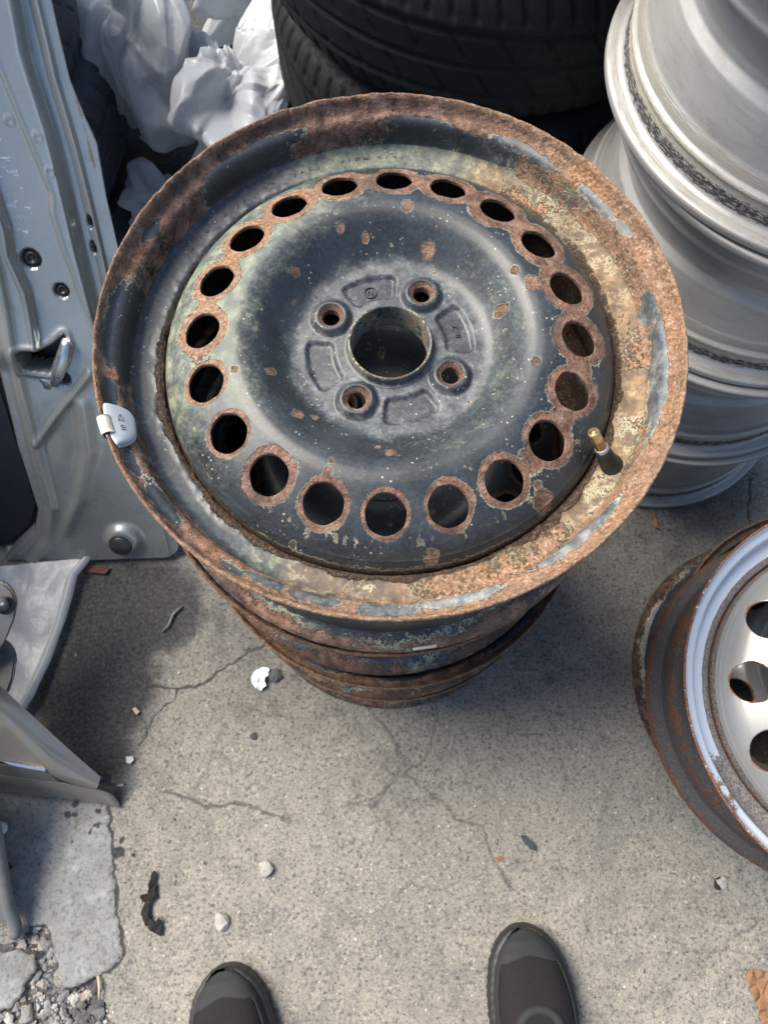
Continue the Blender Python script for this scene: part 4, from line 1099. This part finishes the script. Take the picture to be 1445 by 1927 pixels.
# rubber plug, bolts, latch
def disc_on(px, py, r_, h0, h1, mat, name, parent, dome=.0, socket=False):
    q = pl(px, py); hh_ = hs(q); h0 += hh_; h1 += hh_; c = q[0] * UD + q[1] * VD
    prof = [(0.0001, h1 + dome), (r_ * .6, h1 + dome * .7), (r_ * .92, h1), (r_, h1 - .001), (r_, h0)]
    if socket: prof = [(0.0001, h1 - .003), (r_ * .34, h1 - .003), (r_ * .42, h1), (r_ * .62, h1 + .0006), (r_ * .66, h1 - .0015), (r_ * .97, h1 - .0022), (r_, h0)]
    prof = np.array(prof); n_ = 36; t_ = np.linspace(0, 2 * np.pi, n_, endpoint=False)
    V = np.array([c + rr * (math.cos(a) * UD + math.sin(a) * VD) + hh * ND for a in t_ for rr, hh in prof])
    return mk(name, V, grid_faces(n_, len(prof), True), mat, parent)
disc_on(232, 1017, .0165, -.006, .0035, M_BOLT, 'rubber_plug', door, .004)
for (bx, by, rb, hz) in ((56, 490, .0115, -.015), (114, 550, .0088, -.012), (121, 710, .0088, -.004)):
    disc_on(bx, by, rb * .98, -.001, .0045, M_BOLT, 'bolt', door, 0, True)
lt_ = mk('latch', *tube(np.array([pl(a, b)[0] * UD + pl(a, b)[1] * VD + h_ * ND for a, b, h_ in ((126, 634, .002), (130, 645, .004), (124, 668, .005), (112, 698, .004), (104, 722, .001))]), [.005, .0085, .0095, .0095, .006], 18), M_LATCH, door)
pp = [(50, 692, -.004), (72, 697, -.001), (100, 702, .0), (104, 728, -.001), (96, 734, -.002), (70, 726, -.002), (55, 712, -.003)]
bm = bmesh.new(); vs = [bm.verts.new(tuple(pl(a, b)[0] * UD + pl(a, b)[1] * VD + h_ * ND)) for a, b, h_ in pp]; f = bm.faces.new(vs)
ex = bmesh.ops.extrude_face_region(bm, geom=[f]); bmesh.ops.translate(bm, verts=[e for e in ex['geom'] if isinstance(e, bmesh.types.BMVert)], vec=Vector(ND) * .006)
bmesh.ops.bevel(bm, geom=bm.edges[:], offset=.0022, segments=3, affect='EDGES'); bmesh.ops.recalc_face_normals(bm, faces=bm.faces[:])
me = D.meshes.new('latch_plate'); bm.to_mesh(me); bm.free(); me.materials.append(M_LATCH); o = D.objects.new('latch_plate', me); COL.objects.link(o); o.parent = door
for p in me.polygons: p.use_smooth = True
# added dark sheet behind the latch opening, standing in for its shade
poly_sheet(pls([(20, 640), (125, 600), (150, 640), (110, 725), (30, 720)]), -.040, .004, M_BLACKTRIM, 'latch_cavity', door, .001)

# ------------------------------------------------------------------ crumpled plastic bags
def crumple(P, seed, amp, freq, k=6):
    g = np.random.default_rng(seed); out = np.zeros(len(P)); W = P + (np.stack([fbm(P, freq * .25, 2, seed + i) for i in range(3)], -1) - .5) * (1.6 / freq)
    for i in range(k):
        n = g.normal(size=3); n /= np.linalg.norm(n); ph = g.uniform(0, 1); f = freq * g.uniform(.5, 1.6)
        x = (W @ n) * f + ph; tri = np.abs((x % 1.0) - .5) * 2
        out += (tri ** g.uniform(.7, 1.6) - .5) / f * freq * g.uniform(.5, 1)
    return out / k * amp
def bag(name, center, radii, seed, label, folds=34, amp=.62, nu=420, nv=280):
    """thin film: many sharp creases, each a random plane cutting the bag, mostly running up and down"""
    g = np.random.default_rng(seed)
    u = np.linspace(0, 2 * np.pi, nu, endpoint=False); v = np.linspace(.02, np.pi - .02, nv)
    Uu, Vv_ = np.meshgrid(u, v, indexing='ij')
    N = np.stack([np.cos(Uu) * np.sin(Vv_), np.sin(Uu) * np.sin(Vv_), np.cos(Vv_)], -1).reshape(-1, 3)
    W = N + (np.stack([fbm(N, 1.3, 2, seed + i) for i in range(3)], -1) - .5) * .8
    r = np.full(len(N), 1.0)
    for k in range(folds):
        n = g.normal(size=3) * np.array([1, 1, .55]); n /= np.linalg.norm(n); d = g.uniform(-.85, .85)
        q = np.abs(W @ n - d); wdt = g.uniform(.18, .6)
        r += amp * g.choice([-1, 1, 1]) * (np.clip(wdt - q, 0, None) - wdt * .35) * g.uniform(.6, 1.3)
    for k in range(folds * 2):
        n = g.normal(size=3) * np.array([1, 1, .7]); n /= np.linalg.norm(n); c0 = g.normal(size=3); c0 /= np.linalg.norm(c0)
        q = np.abs(W @ n - n @ c0); wdt = g.uniform(.06, .16)
        r += amp * .9 * g.choice([-1, 1]) * np.clip(wdt - q, 0, None) * sm(.75, .2, np.linalg.norm(N - c0, axis=1))
    r += (fbm(N, 1.1, 2, seed + 9) - .5) * .45
    P = N * np.clip(r, .35, 1.6)[:, None] * np.array(radii) + np.array(center); P[:, 2] = np.maximum(P[:, 2], .004)
    o = mk(name, P, grid_faces(nu, nv, True)[:, ::-1], M_FILM)
    return tag(o, label, 'plastic bag', 'crumpled white plastic bags')
bag('plastic_bag', (-.250, 1.03, .13), (.125, .150, .145), 4, 'large crumpled white plastic bag between the tyres, just above the rusty wheel')
bag('plastic_bag', (-.410, 1.15, .13), (.110, .13, .17), 8, 'draped white plastic bag beside the left tyre stack at the top edge')
bag('plastic_bag', (-.240, 1.31, .12), (.17, .13, .18), 12, 'white plastic bag farthest back at the top edge, beside the black tyre stack')
bag('plastic_bag', (-.395, .905, .035), (.055, .055, .040), 15, 'small scrap of crumpled white plastic at the left, close above the rusty rim', 20, .7, 140, 90)
bag('plastic_bag', (-.160, 1.08, .04), (.060, .085, .04), 19, 'low folded white plastic piece at the foot of the black tyre stack', 20, .7, 140, 90)
def box(name, c, s, mat, rz=0, parent=None, bev=.003):
    bm = bmesh.new(); bmesh.ops.create_cube(bm, size=1); bmesh.ops.scale(bm, vec=s, verts=bm.verts); bmesh.ops.bevel(bm, geom=bm.edges[:], offset=bev, segments=2, affect='EDGES')
    me = D.meshes.new(name); bm.to_mesh(me); bm.free(); me.materials.append(mat); o = D.objects.new(name, me); COL.objects.link(o); o.location = c; o.rotation_euler = (0, 0, rz)
    if parent: o.parent = parent
    return o
p = at(285, 253, .01); tag(box('cardboard_strip', tuple(p + [0, 0, .004]), (.045, .014, .004), M_PAPER, R_(48), None, .001), 'small pale strip lying in the dark gap beside the left tyres', 'scrap')
p = at(560, 130, .10); tag(box('cardboard_box', (-.10, 1.17, .09), (.10, .13, .18), M_CARD, R_(20)), 'tan grey cardboard box half hidden between the bags and the black tyres', 'box')

# plastic sheet on the ground at the left
pts = [(175, 1050), (150, 1085), (138, 1130), (120, 1185), (98, 1245), (70, 1310), (44, 1350)]
Rr_ = np.array([at(*q, .012) for q in dens(pts, 14)])
n = len(Rr_); m = 60; Vs_ = []
for i, pnt in enumerate(Rr_):
    for j in range(m):
        s = j / (m - 1); x = pnt + np.array([-.26 * s, -.03 * s, 0])
        zroll = .012 * math.sin(min(1, s * 22) * math.pi) if s < .09 else 0
        Vs_.append([x[0], x[1], .010 + zroll])
Vs_ = np.array(Vs_); Vs_[:, 2] += np.abs(crumple(Vs_ * np.array([1, 1, 0]), 33, .018, 11)) + .012 * fbm(Vs_, 14, 3, 34)
tag(mk('plastic_sheet', Vs_, grid_faces(n, m), M_FILM), 'white plastic sheet with a rolled edge spread on the ground under the car door', 'plastic sheet')

# ------------------------------------------------------------------ taupe body panel at lower left
bp = empty('body_panel', tuple(at(222, 1514, .0))); tag(bp, 'taupe silver car body panel corner with a bright trim strip, lying at the left edge', 'car panel')
O_ = at(222, 1514, .0)
def sheet(name, rowA, rowB, mat, m=10, thick=.003, bulge=0, n=28):
    def res(row):
        a = np.array([at(*q) for q in row]); d = np.r_[0, np.cumsum(np.linalg.norm(np.diff(a, axis=0), axis=1))]; t_ = np.linspace(0, d[-1], n)
        w_ = np.stack([np.interp(t_, d, a[:, i]) for i in range(3)], -1)
        for _ in range(3): w_[1:-1] = .25 * w_[:-2] + .5 * w_[1:-1] + .25 * w_[2:]
        return w_
    A_, B_ = res(rowA), res(rowB); V = []
    for a, b in zip(A_, B_):
        for j in range(m):
            s = j / (m - 1); V.append(a * (1 - s) + b * s + np.array([.25, -.6, .75]) * bulge * math.sin(math.pi * s))
    V = np.array(V) - O_; Fq = grid_faces(n, m)
    nn = np.cross(V[m] - V[0], V[1] - V[0]); 
    if nn[2] < 0: Fq = Fq[:, ::-1]; nn = -nn
    nn = nn / np.linalg.norm(nn); V2 = V - nn * thick
    gid = np.arange(n * m).reshape(n, m); bd = np.concatenate([gid[:, 0], gid[-1, 1:], gid[::-1, -1][1:], gid[0, ::-1][1:-1]]); bd2 = np.roll(bd, -1)
    Fe = np.stack([bd, bd2, bd2 + n * m, bd + n * m], -1)
    o = mk(name, np.vstack([V, V2]), np.vstack([Fq, (Fq + n * m)[:, ::-1], Fe]), mat, bp)
    md = o.modifiers.new('bevel', 'EDGE_SPLIT'); md.split_angle = R_(50)
    return o
sheet('upper_flange', [(-140, 1165, .30), (0, 1290, .19), (60, 1345, .15), (130, 1410, .10), (190, 1462, .06)], [(-140, 1215, .29), (0, 1352, .17), (45, 1400, .135), (88, 1447, .10), (112, 1468, .075), (182, 1484, .05)], M_TAUPE, 12, .003, .006)
sheet('side_panel', [(-140, 1217, .287), (0, 1354, .168), (45, 1402, .133), (86, 1447, .098)], [(-140, 1404, .12), (0, 1431, .105), (45, 1439, .100), (86, 1448, .096)], M_TAUPE, 8)
sheet('trim_strip', [(-140, 1405, .125), (0, 1432, .110), (45, 1440, .105), (86, 1447, .101)], [(-140, 1412, .118), (0, 1439, .104), (45, 1446, .099), (86, 1452, .096)], M_CHROME, 5, .003, .002)
sheet('lower_panel', [(-140, 1413, .115), (0, 1440, .100), (45, 1447, .095), (86, 1453, .090), (94, 1456, .086)], [(-140, 1430, .09), (0, 1457, .075), (45, 1464, .070), (86, 1470, .066), (112, 1472, .062)], M_TAUPE, 6)
sheet('bottom_lip', [(-140, 1432, .085), (0, 1460, .070), (60, 1467, .064), (112, 1474, .060), (160, 1483, .048), (192, 1486, .038), (212, 1494, .026), (224, 1514, .008)], [(-140, 1460, .02), (0, 1488, .010), (60, 1496, .008), (112, 1503, .006), (160, 1509, .005), (192, 1513, .004), (212, 1516, .003), (225, 1518, .002)], M_TAUPE, 10, .002, .005)
p = at(193, 1468, .04) - O_
mk('rubber_stop', *tube([p + [-.012, 0, -.006], p + [0, 0, -.002], p + [.010, 0, -.004]], [.008, .009, .007], 14), M_RUBBER, bp)
p = at(215, 1478, .02) - O_
box('metal_tab', tuple(p), (.030, .003, .010), M_BOLT, R_(4), bp, .0008)
# added upright panel, unseen at the left, shaped to shade the ground
Vw = []
for y_, z0, z1 in ((-.16, .0, .36), (-.02, .0, .46), (.14, .0, .56), (.34, .0, .62), (.56, .0, .62)):
    for s in np.linspace(0, 1, 8): Vw.append(np.array([-.72 - .03 * s + .02 * math.sin(s * 3), y_, z0 + (z1 - z0) * s]) - O_)
Vw = np.array(Vw); Vw2 = Vw + np.array([-.02, 0, 0]); Fw = grid_faces(5, 8)
gid = np.arange(40).reshape(5, 8); bd = np.concatenate([gid[:, 0], gid[-1, 1:], gid[::-1, -1][1:], gid[0, ::-1][1:-1]]); b2 = np.roll(bd, -1)
mk('outer_skin', np.vstack([Vw, Vw2]), np.vstack([Fw, Fw[:, ::-1] + 40, np.stack([bd, b2, b2 + 40, bd + 40], -1)]), M_TAUPE, bp)  # unseen shade caster, not joined to the panel corner

# bracket with bolt above it
br = empty('metal_bracket', tuple(at(0, 1180, .22))); tag(br, 'rounded taupe metal bracket with one dark bolt at the left edge, above the body panel', 'bracket')
OB = at(0, 1180, .22)
def bracket_sheet(name, pts, mat, th_=.010):
    bm = bmesh.new(); vs = [bm.verts.new(tuple(at(*q) - OB)) for q in pts]; f = bm.faces.new(vs); bm.normal_update()
    if f.normal.z < 0: f.normal_flip()
    nrm = f.normal.copy()
    ex = bmesh.ops.extrude_face_region(bm, geom=[f]); bmesh.ops.translate(bm, verts=[e for e in ex['geom'] if isinstance(e, bmesh.types.BMVert)], vec=-nrm * th_)
    bmesh.ops.recalc_face_normals(bm, faces=bm.faces[:]); bmesh.ops.bevel(bm, geom=bm.edges[:], offset=.0028, segments=3, affect='EDGES')
    me = D.meshes.new(name); bm.to_mesh(me); bm.free(); me.materials.append(mat); o = D.objects.new(name, me); COL.objects.link(o); o.parent = br; return o
bracket_sheet('plate', [(-120, 1060, .27), (-10, 1092, .24), (10, 1098, .235), (24, 1112, .23), (33, 1136, .22), (28, 1165, .21), (12, 1205, .19), (-10, 1240, .18), (-120, 1290, .18)], M_TAUPE)
bracket_sheet('rib', [(-100, 1240, .17), (5, 1205, .165), (22, 1218, .16), (30, 1240, .155), (24, 1278, .145), (14, 1308, .135), (-100, 1300, .14)], M_GREYSTRIP)
q = at(13, 1141, .228) - OB
V, F = tube([q + [-.003, .002, -.004], q + [.0, 0, .0015], q + [.001, 0, .0035], q + [.0012, 0, .0005]], [.0105, .0105, .006, .0055], 24); bo = mk('bolt', V, F, M_BOLT, br)

# panel with a weatherstrip at the lower left edge
ws = empty('trim_piece', tuple(at(20, 1720, 0))); tag(ws, 'grey rubber edged trim piece poking in at the lower left edge beside the gravel', 'trim piece'); OW = at(20, 1720, 0)
path = [at(-40, 1440, .14), at(-8, 1570, .09), at(4, 1640, .06), at(12, 1690, .045), at(22, 1725, .03), at(34, 1742, .022), at(30, 1760, .012)]
path = np.array(path); tdd = np.r_[0, np.cumsum(np.linalg.norm(np.diff(path, axis=0), axis=1))]
pr = np.stack([np.interp(np.linspace(0, tdd[-1], 40), tdd, path[:, i]) for i in range(3)], -1)
for _ in range(4): pr[1:-1] = .25 * pr[:-2] + .5 * pr[1:-1] + .25 * pr[2:]
mk('weatherstrip', *tube(pr - OW, np.linspace(.010, .0075, 40), 14), M_GREYSTRIP, ws)
Vp = []
for pnt in pr[:36]:
    for s in np.linspace(0, 1, 8): Vp.append(pnt - OW + np.array([-.22 * s, .02 * s, .0 + .05 * s]))
mk('panel_skin', np.array(Vp), grid_faces(36, 8), M_TAUPE, ws)
V, F, _, _ = revolve([(.0001, 0), (.0085, 0), (.0085, .006), (.006, .0085), (.0035, .0085), (.0030, .006), (.0001, .006)], 28, False)
wc = mk('plastic_fastener', V, F, M_PAPER); wc.location = tuple(at(5, 1558, .002)); tag(wc, 'small round white plastic cap on the ground at the left edge', 'cap')

# ------------------------------------------------------------------ loose bits on the ground
def rock(name, px, py, r_, seed, mat, label, cat='stone', flat=.6, group=None):
    V, F = rock_verts(r_, seed, 3, .4, flat); o = mk(name, V, F, mat, None, None, False); p = at(px, py, r_ * .3); o.location = (p[0], p[1], r_ * flat * .55); return tag(o, label, cat, group)
rock('stone', 418, 1735, .0125, 3, M_STONE_PALE, 'pale stone nearest the left shoe', 'stone', .7, 'stones on the concrete')
rock('stone', 500, 1635, .0105, 8, M_STONE_PALE, 'grey pebble standing alone between the cracks, below the wheel stack', 'stone', .7, 'stones on the concrete')
rock('stone', 517, 1270, .0120, 12, M_STONE_DARK, 'dark stone touching the white paper scrap', 'stone', .5, 'stones on the concrete')
rock('stone', 478, 1384, .0065, 14, M_STONE_DARK, 'small dark pebble below the white paper scrap', 'stone', .5, 'stones on the concrete')
rock('stone', 1356, 1660, .0085, 23, M_STONE_PALE, 'pale chip half covered by a dark flake, near the silver wheel', 'stone', .5, 'stones on the concrete')
rock('dark_flake', 1352, 1662, .0090, 21, M_RAG, 'dark brown flake lying on the pale chip near the silver wheel', 'flake', .35)
def scrap(name, pts, mat, label, cat, z=.004, amp=.012, freq=60, seed=1, thick=.0008, curl=0):
    P_ = np.array([at(x, y, z)[:2] for x, y in pts]); lo_, hi_ = P_.min(0), P_.max(0); st_ = max((hi_ - lo_).max() / 150, .0003)
    ax, ay = np.arange(lo_[0], hi_[0] + st_, st_), np.arange(lo_[1], hi_[1] + st_, st_)
    XX, YY = np.meshgrid(ax, ay, indexing='ij'); G2 = np.stack([XX.ravel(), YY.ravel()], -1); G3 = np.c_[G2, 0 * G2[:, 0]]
    jw = np.stack([fbm(G3, 220, 2, seed), fbm(G3, 220, 2, seed + 5)], -1) - .5
    ins_ = inside(G2 + jw * .002, P_).reshape(XX.shape)
    zc = z + np.abs(crumple(G3, seed, amp, freq)) + curl * (np.hypot(*(G2 - P_.mean(0)).T) / np.hypot(*(hi_ - lo_)) * 2) ** 2
    V = np.c_[G2, zc]; Fq = grid_faces(*XX.shape); ok = ins_.ravel()[Fq].all(1); Fq = Fq[ok]
    us_ = np.unique(Fq); mp = -np.ones(len(V), int); mp[us_] = np.arange(len(us_)); V = V[us_]; Fq = mp[Fq]
    c = V.mean(0); o = mk(name, V - c, Fq, mat); o.location = tuple(c)
    sol = o.modifiers.new('thickness', 'SOLIDIFY'); sol.thickness = thick; sol.offset = -1
    return tag(o, label, cat)
scrap('paper_scrap', [(474, 1272), (482, 1262), (496, 1256), (508, 1257), (508, 1265), (500, 1278), (501, 1290), (492, 1300), (483, 1296), (475, 1286)], M_PAPER, 'small crumpled white paper scrap on the concrete left of the wheel stack', 'scrap', .004, .045, 60, 2)
scrap('rag', [(291, 1636), (296, 1640), (294, 1665), (296, 1690), (284, 1700), (281, 1722), (292, 1738), (300, 1724), (306, 1730), (305, 1762), (290, 1755), (272, 1738), (266, 1720), (272, 1698), (266, 1692), (268, 1682), (280, 1680), (282, 1655)], M_RAG, 'twisted dark strip of rag lying on the concrete left of the shoes', 'rag', .004, .03, 45, 4, .0015)
scrap('leaf', [(1399, 1830), (1410, 1822), (1432, 1825), (1460, 1835), (1480, 1860), (1460, 1905), (1440, 1922), (1428, 1925), (1424, 1900), (1412, 1870)], M_LEAF, 'dry brown leaf at the lower right corner', 'leaf', .004, .022, 40, 6, .0006, .004)
scrap('rubber_sliver', [(980, 1574), (988, 1573), (1000, 1583), (1008, 1594), (1006, 1601), (998, 1599), (984, 1584)], M_STONE_DARK, 'dark grey rubber sliver on the concrete below the wheel stack', 'sliver', .005, .008, 50, 7, .003)
scrap('leaf', [(148, 1060), (180, 1064), (208, 1068), (200, 1080), (170, 1078), (150, 1074)], plain('red_brown_leaf', (.07, .028, .018), .8, 0, 90, .4), 'dark red-brown leaf under the lower edge of the car door', 'leaf', .006, .015, 50, 9, .0006)
scrap('leaf', [(1222, 962), (1230, 965), (1236, 985), (1240, 996), (1230, 994), (1224, 978)], M_LEAF, 'tiny curled brown leaf in the shade left of the silver wheel', 'leaf', .004, .015, 60, 11, .0006)
scrap('orange_flake', [(934, 1614), (944, 1611), (946, 1617), (936, 1621)], plain('orange_rust_flake', (.26, .09, .025), .8), 'tiny orange rust flake near the rubber sliver', 'flake', .004, .006, 80, 13, .001)
scrap('plastic_chip', [(238, 1424), (250, 1422), (253, 1430), (246, 1438), (238, 1435)], M_FILM, 'small pale oval plastic chip near the tip of the body panel', 'chip', .004, .004, 60, 15, .001)
scrap('plastic_chip', [(576, 1268), (582, 1272), (594, 1282), (592, 1287), (580, 1278)], M_PAPER, 'thin white chip lying against the foot of the middle wheel stack', 'chip', .010, .006, 60, 16, .0012)
scrap('paper_scrap', [(248, 1334), (256, 1331), (264, 1339), (258, 1345)], M_WOOD, 'tiny cream scrap in the dark patch beside the crack', 'scrap', .004, .01, 80, 17, .0008)
V, F = tube([at(185, 1836, .004), at(188, 1855, .005), at(187, 1880, .004)], [.0018, .0024, .0016], 8); o = mk('wood_splinter', V, F, M_WOOD); tag(o, 'pale wood splinter at the edge of the gravel', 'splinter')
V, F = tube([at(344, 1140, .004), at(326, 1156, .006), at(318, 1176, .006), at(304, 1190, .004)], [.0016, .0022, .0020, .0012], 8); o = mk('twig', V, F, M_GREYSTRIP); tag(o, 'thin curved grey twig on the dark concrete below the rusty rim', 'twig')
# white mark and paint label on the rim of the upper wheel
wa2 = R_(-81.5); pc_ = np.array([.2062 * math.cos(wa2), .2062 * math.sin(wa2), -.158])
lab = box('paint_label', tuple(pc_), (.020, .0022, .006), M_CLIP, wa2 + R_(90), top_wheel, .0006)

# ------------------------------------------------------------------ the photographer's feet
def shoe(parent, tip, ang, mirror=1):
    s = empty('shoe'); s.parent = parent; s.location = tip; s.rotation_euler = (0, 0, ang)
    yy = np.array([0, -.003, -.010, -.022, -.04, -.07, -.10, -.14, -.19, -.24, -.28, -.298, -.303])
    ww = np.array([.002, .014, .0255, .0365, .0450, .0515, .0530, .0480, .0400, .0370, .0340, .0230, .003])
    hh = np.array([.020, .030, .0375, .0450, .0520, .0600, .0680, .0840, .1000, .1000, .0980, .0900, .06])
    def prm(y_): return np.interp(-y_, -yy, ww), np.interp(-y_, -yy, hh), .004 * mirror * np.sin(np.clip(-y_ / .3, 0, 1) * math.pi)
    def S(y_, a_, wk, h0, grow, pw=.75):
        w_, h_, c_ = prm(y_); ca, sa = np.cos(a_), np.sin(a_)
        return np.stack([c_ + (w_ * wk + grow) * np.sign(ca) * np.abs(ca) ** pw, y_ * .985 - .002 + grow * 1.2 * np.exp(y_ / .012), h0 + np.maximum(h_ - h0, .004) * np.abs(sa) ** .85 + grow * .7], -1)
    def zs(x_, y_, wk, h0, grow, pw=.75):
        w_, h_, c_ = prm(y_); ca = np.clip(np.abs(x_ - c_) / (w_ * wk + grow + 1e-6), 0, 1) ** (1 / pw); sa = np.sqrt(1 - ca ** 2)
        return h0 + np.maximum(h_ - h0, .004) * sa ** .85 + grow * .7
    Y_ = np.concatenate([np.linspace(0, -.03, 24), np.linspace(-.034, -.27, 70), np.linspace(-.275, -.303, 12)]); na = 64
    YY, AA = np.meshgrid(Y_, np.linspace(0, math.pi, na), indexing='ij')
    mk('upper', S(YY, AA, .93, .026, 0).reshape(-1, 3), grid_faces(len(Y_), na), M_SHOEMESH, s)
    # rubber toe cap that runs back along both sides as a rand
    aa = np.linspace(0, math.pi, 96); cap = .024 + .012 * np.abs(np.cos(aa)) + .255 * sm(.52, .06, np.abs(np.sin(aa)))
    tq = np.linspace(0, 1, 60) ** 1.4
    YC = -tq[:, None] * cap[None]; AC = np.broadcast_to(aa[None], YC.shape)
    edge_ = (1 - .8 * np.clip((tq[:, None] - .93) / .07, 0, 1))
    mk('toe_cap', S(YC, AC, .935, .0255, .0016 * edge_).reshape(-1, 3), grid_faces(60, 96), M_SHOERUB, s)
    Vs = []
    w, h, ctr = prm(Y_)
    for i, (y_, w_, c_) in enumerate(zip(Y_, w, ctr)):
        lug = .0014 * max(0, math.sin(y_ * 620)) * (1 if y_ < -.008 else 0)
        yo = .0030 * math.exp(y_ / .03)
        for (fx, zz0) in ((-.8, .0285), (-1, .028), (-1.05, .0205), (-1.045, .004), (-.9, 0), (.9, 0), (1.045, .004), (1.05, .0205), (1, .028), (.8, .0285)):
            Vs.append([c_ + fx * (w_ + .0012) + np.sign(fx) * (lug + .004 * math.exp(y_ / .008)), y_ + yo, zz0])
    mk('sole', np.array(Vs), [grid_faces(len(Y_), 10), np.array([list(range(10))])], M_RUBBER, s)
    # padded guard round the lacing
    tt_ = np.linspace(0, 1, 70); gx_, gy_ = [], []
    for q in tt_:
        a_ = math.pi * (q - .22) / .56
        if q < .22: gx_.append(.0245); gy_.append(-.104 - (.22 - q) * .36)
        elif q > .78: gx_.append(-.0245); gy_.append(-.104 - (q - .78) * .36)
        else: gx_.append(.0245 * math.cos(a_)); gy_.append(-.104 + .022 * math.sin(a_))
    gx_ = np.array(gx_) + .003 * mirror; gy_ = np.array(gy_)
    mk('lace_guard', *tube(np.stack([gx_, gy_, zs(gx_, gy_, .93, .026, 0) - .0035], -1), .0068, 12), M_SHOERUB, s)
    for k in range(4):
        yk = -.112 - k * .017; hz = np.interp(-yk, -yy, hh) + .004
        mk('lace', *tube([(-.020, yk, hz - .006), (-.008, yk - .002, hz), (.008, yk + .002, hz), (.020, yk, hz - .006)], .0022, 8), M_RUBBER, s)
    mk('tongue', *tube([(0, -.100, .068), (0, -.13, .080), (0, -.17, .100), (0, -.19, .125)], [.012, .017, .019, .015], 16), M_SHOEMESH, s)
    return s
pr_ = at(985, 1750, .03); plf = at(418, 1828, .03)
person = empty('person', (0, -.42, 0)); tag(person, 'person standing at the lower edge in black mesh trail shoes and dark trousers', 'person')
sr = shoe(person, (pr_[0], pr_[1] + .42, 0), R_(4), 1); sl = shoe(person, (plf[0], plf[1] + .42, 0), R_(14), -1)
def skin_body():
    bm_v = [(0.0, -.14, .95), (.095, -.14, .88), (-.095, -.14, .88), (.135, -.12, .48), (-.15, -.13, .48), (.165, -.06, .14), (-.175, -.12, .14), (0, -.14, 1.02)]
    rad = [.13, .105, .105, .068, .068, .055, .055, .135]
    ed = [(0, 1), (0, 2), (1, 3), (2, 4), (3, 5), (4, 6), (0, 7)]
    me = D.meshes.new('trousers'); me.from_pydata(bm_v, ed, []); o = D.objects.new('trousers', me); COL.objects.link(o); o.parent = person
    sk = o.modifiers.new('skin', 'SKIN'); 
    for v, r_ in zip(me.skin_vertices[0].data, rad): v.radius = (r_, r_)
    me.skin_vertices[0].data[0].use_root = True
    o.modifiers.new('subdivision', 'SUBSURF').levels = 2; o.modifiers['subdivision'].render_levels = 2
    me.materials.append(M_CLOTH)
skin_body()
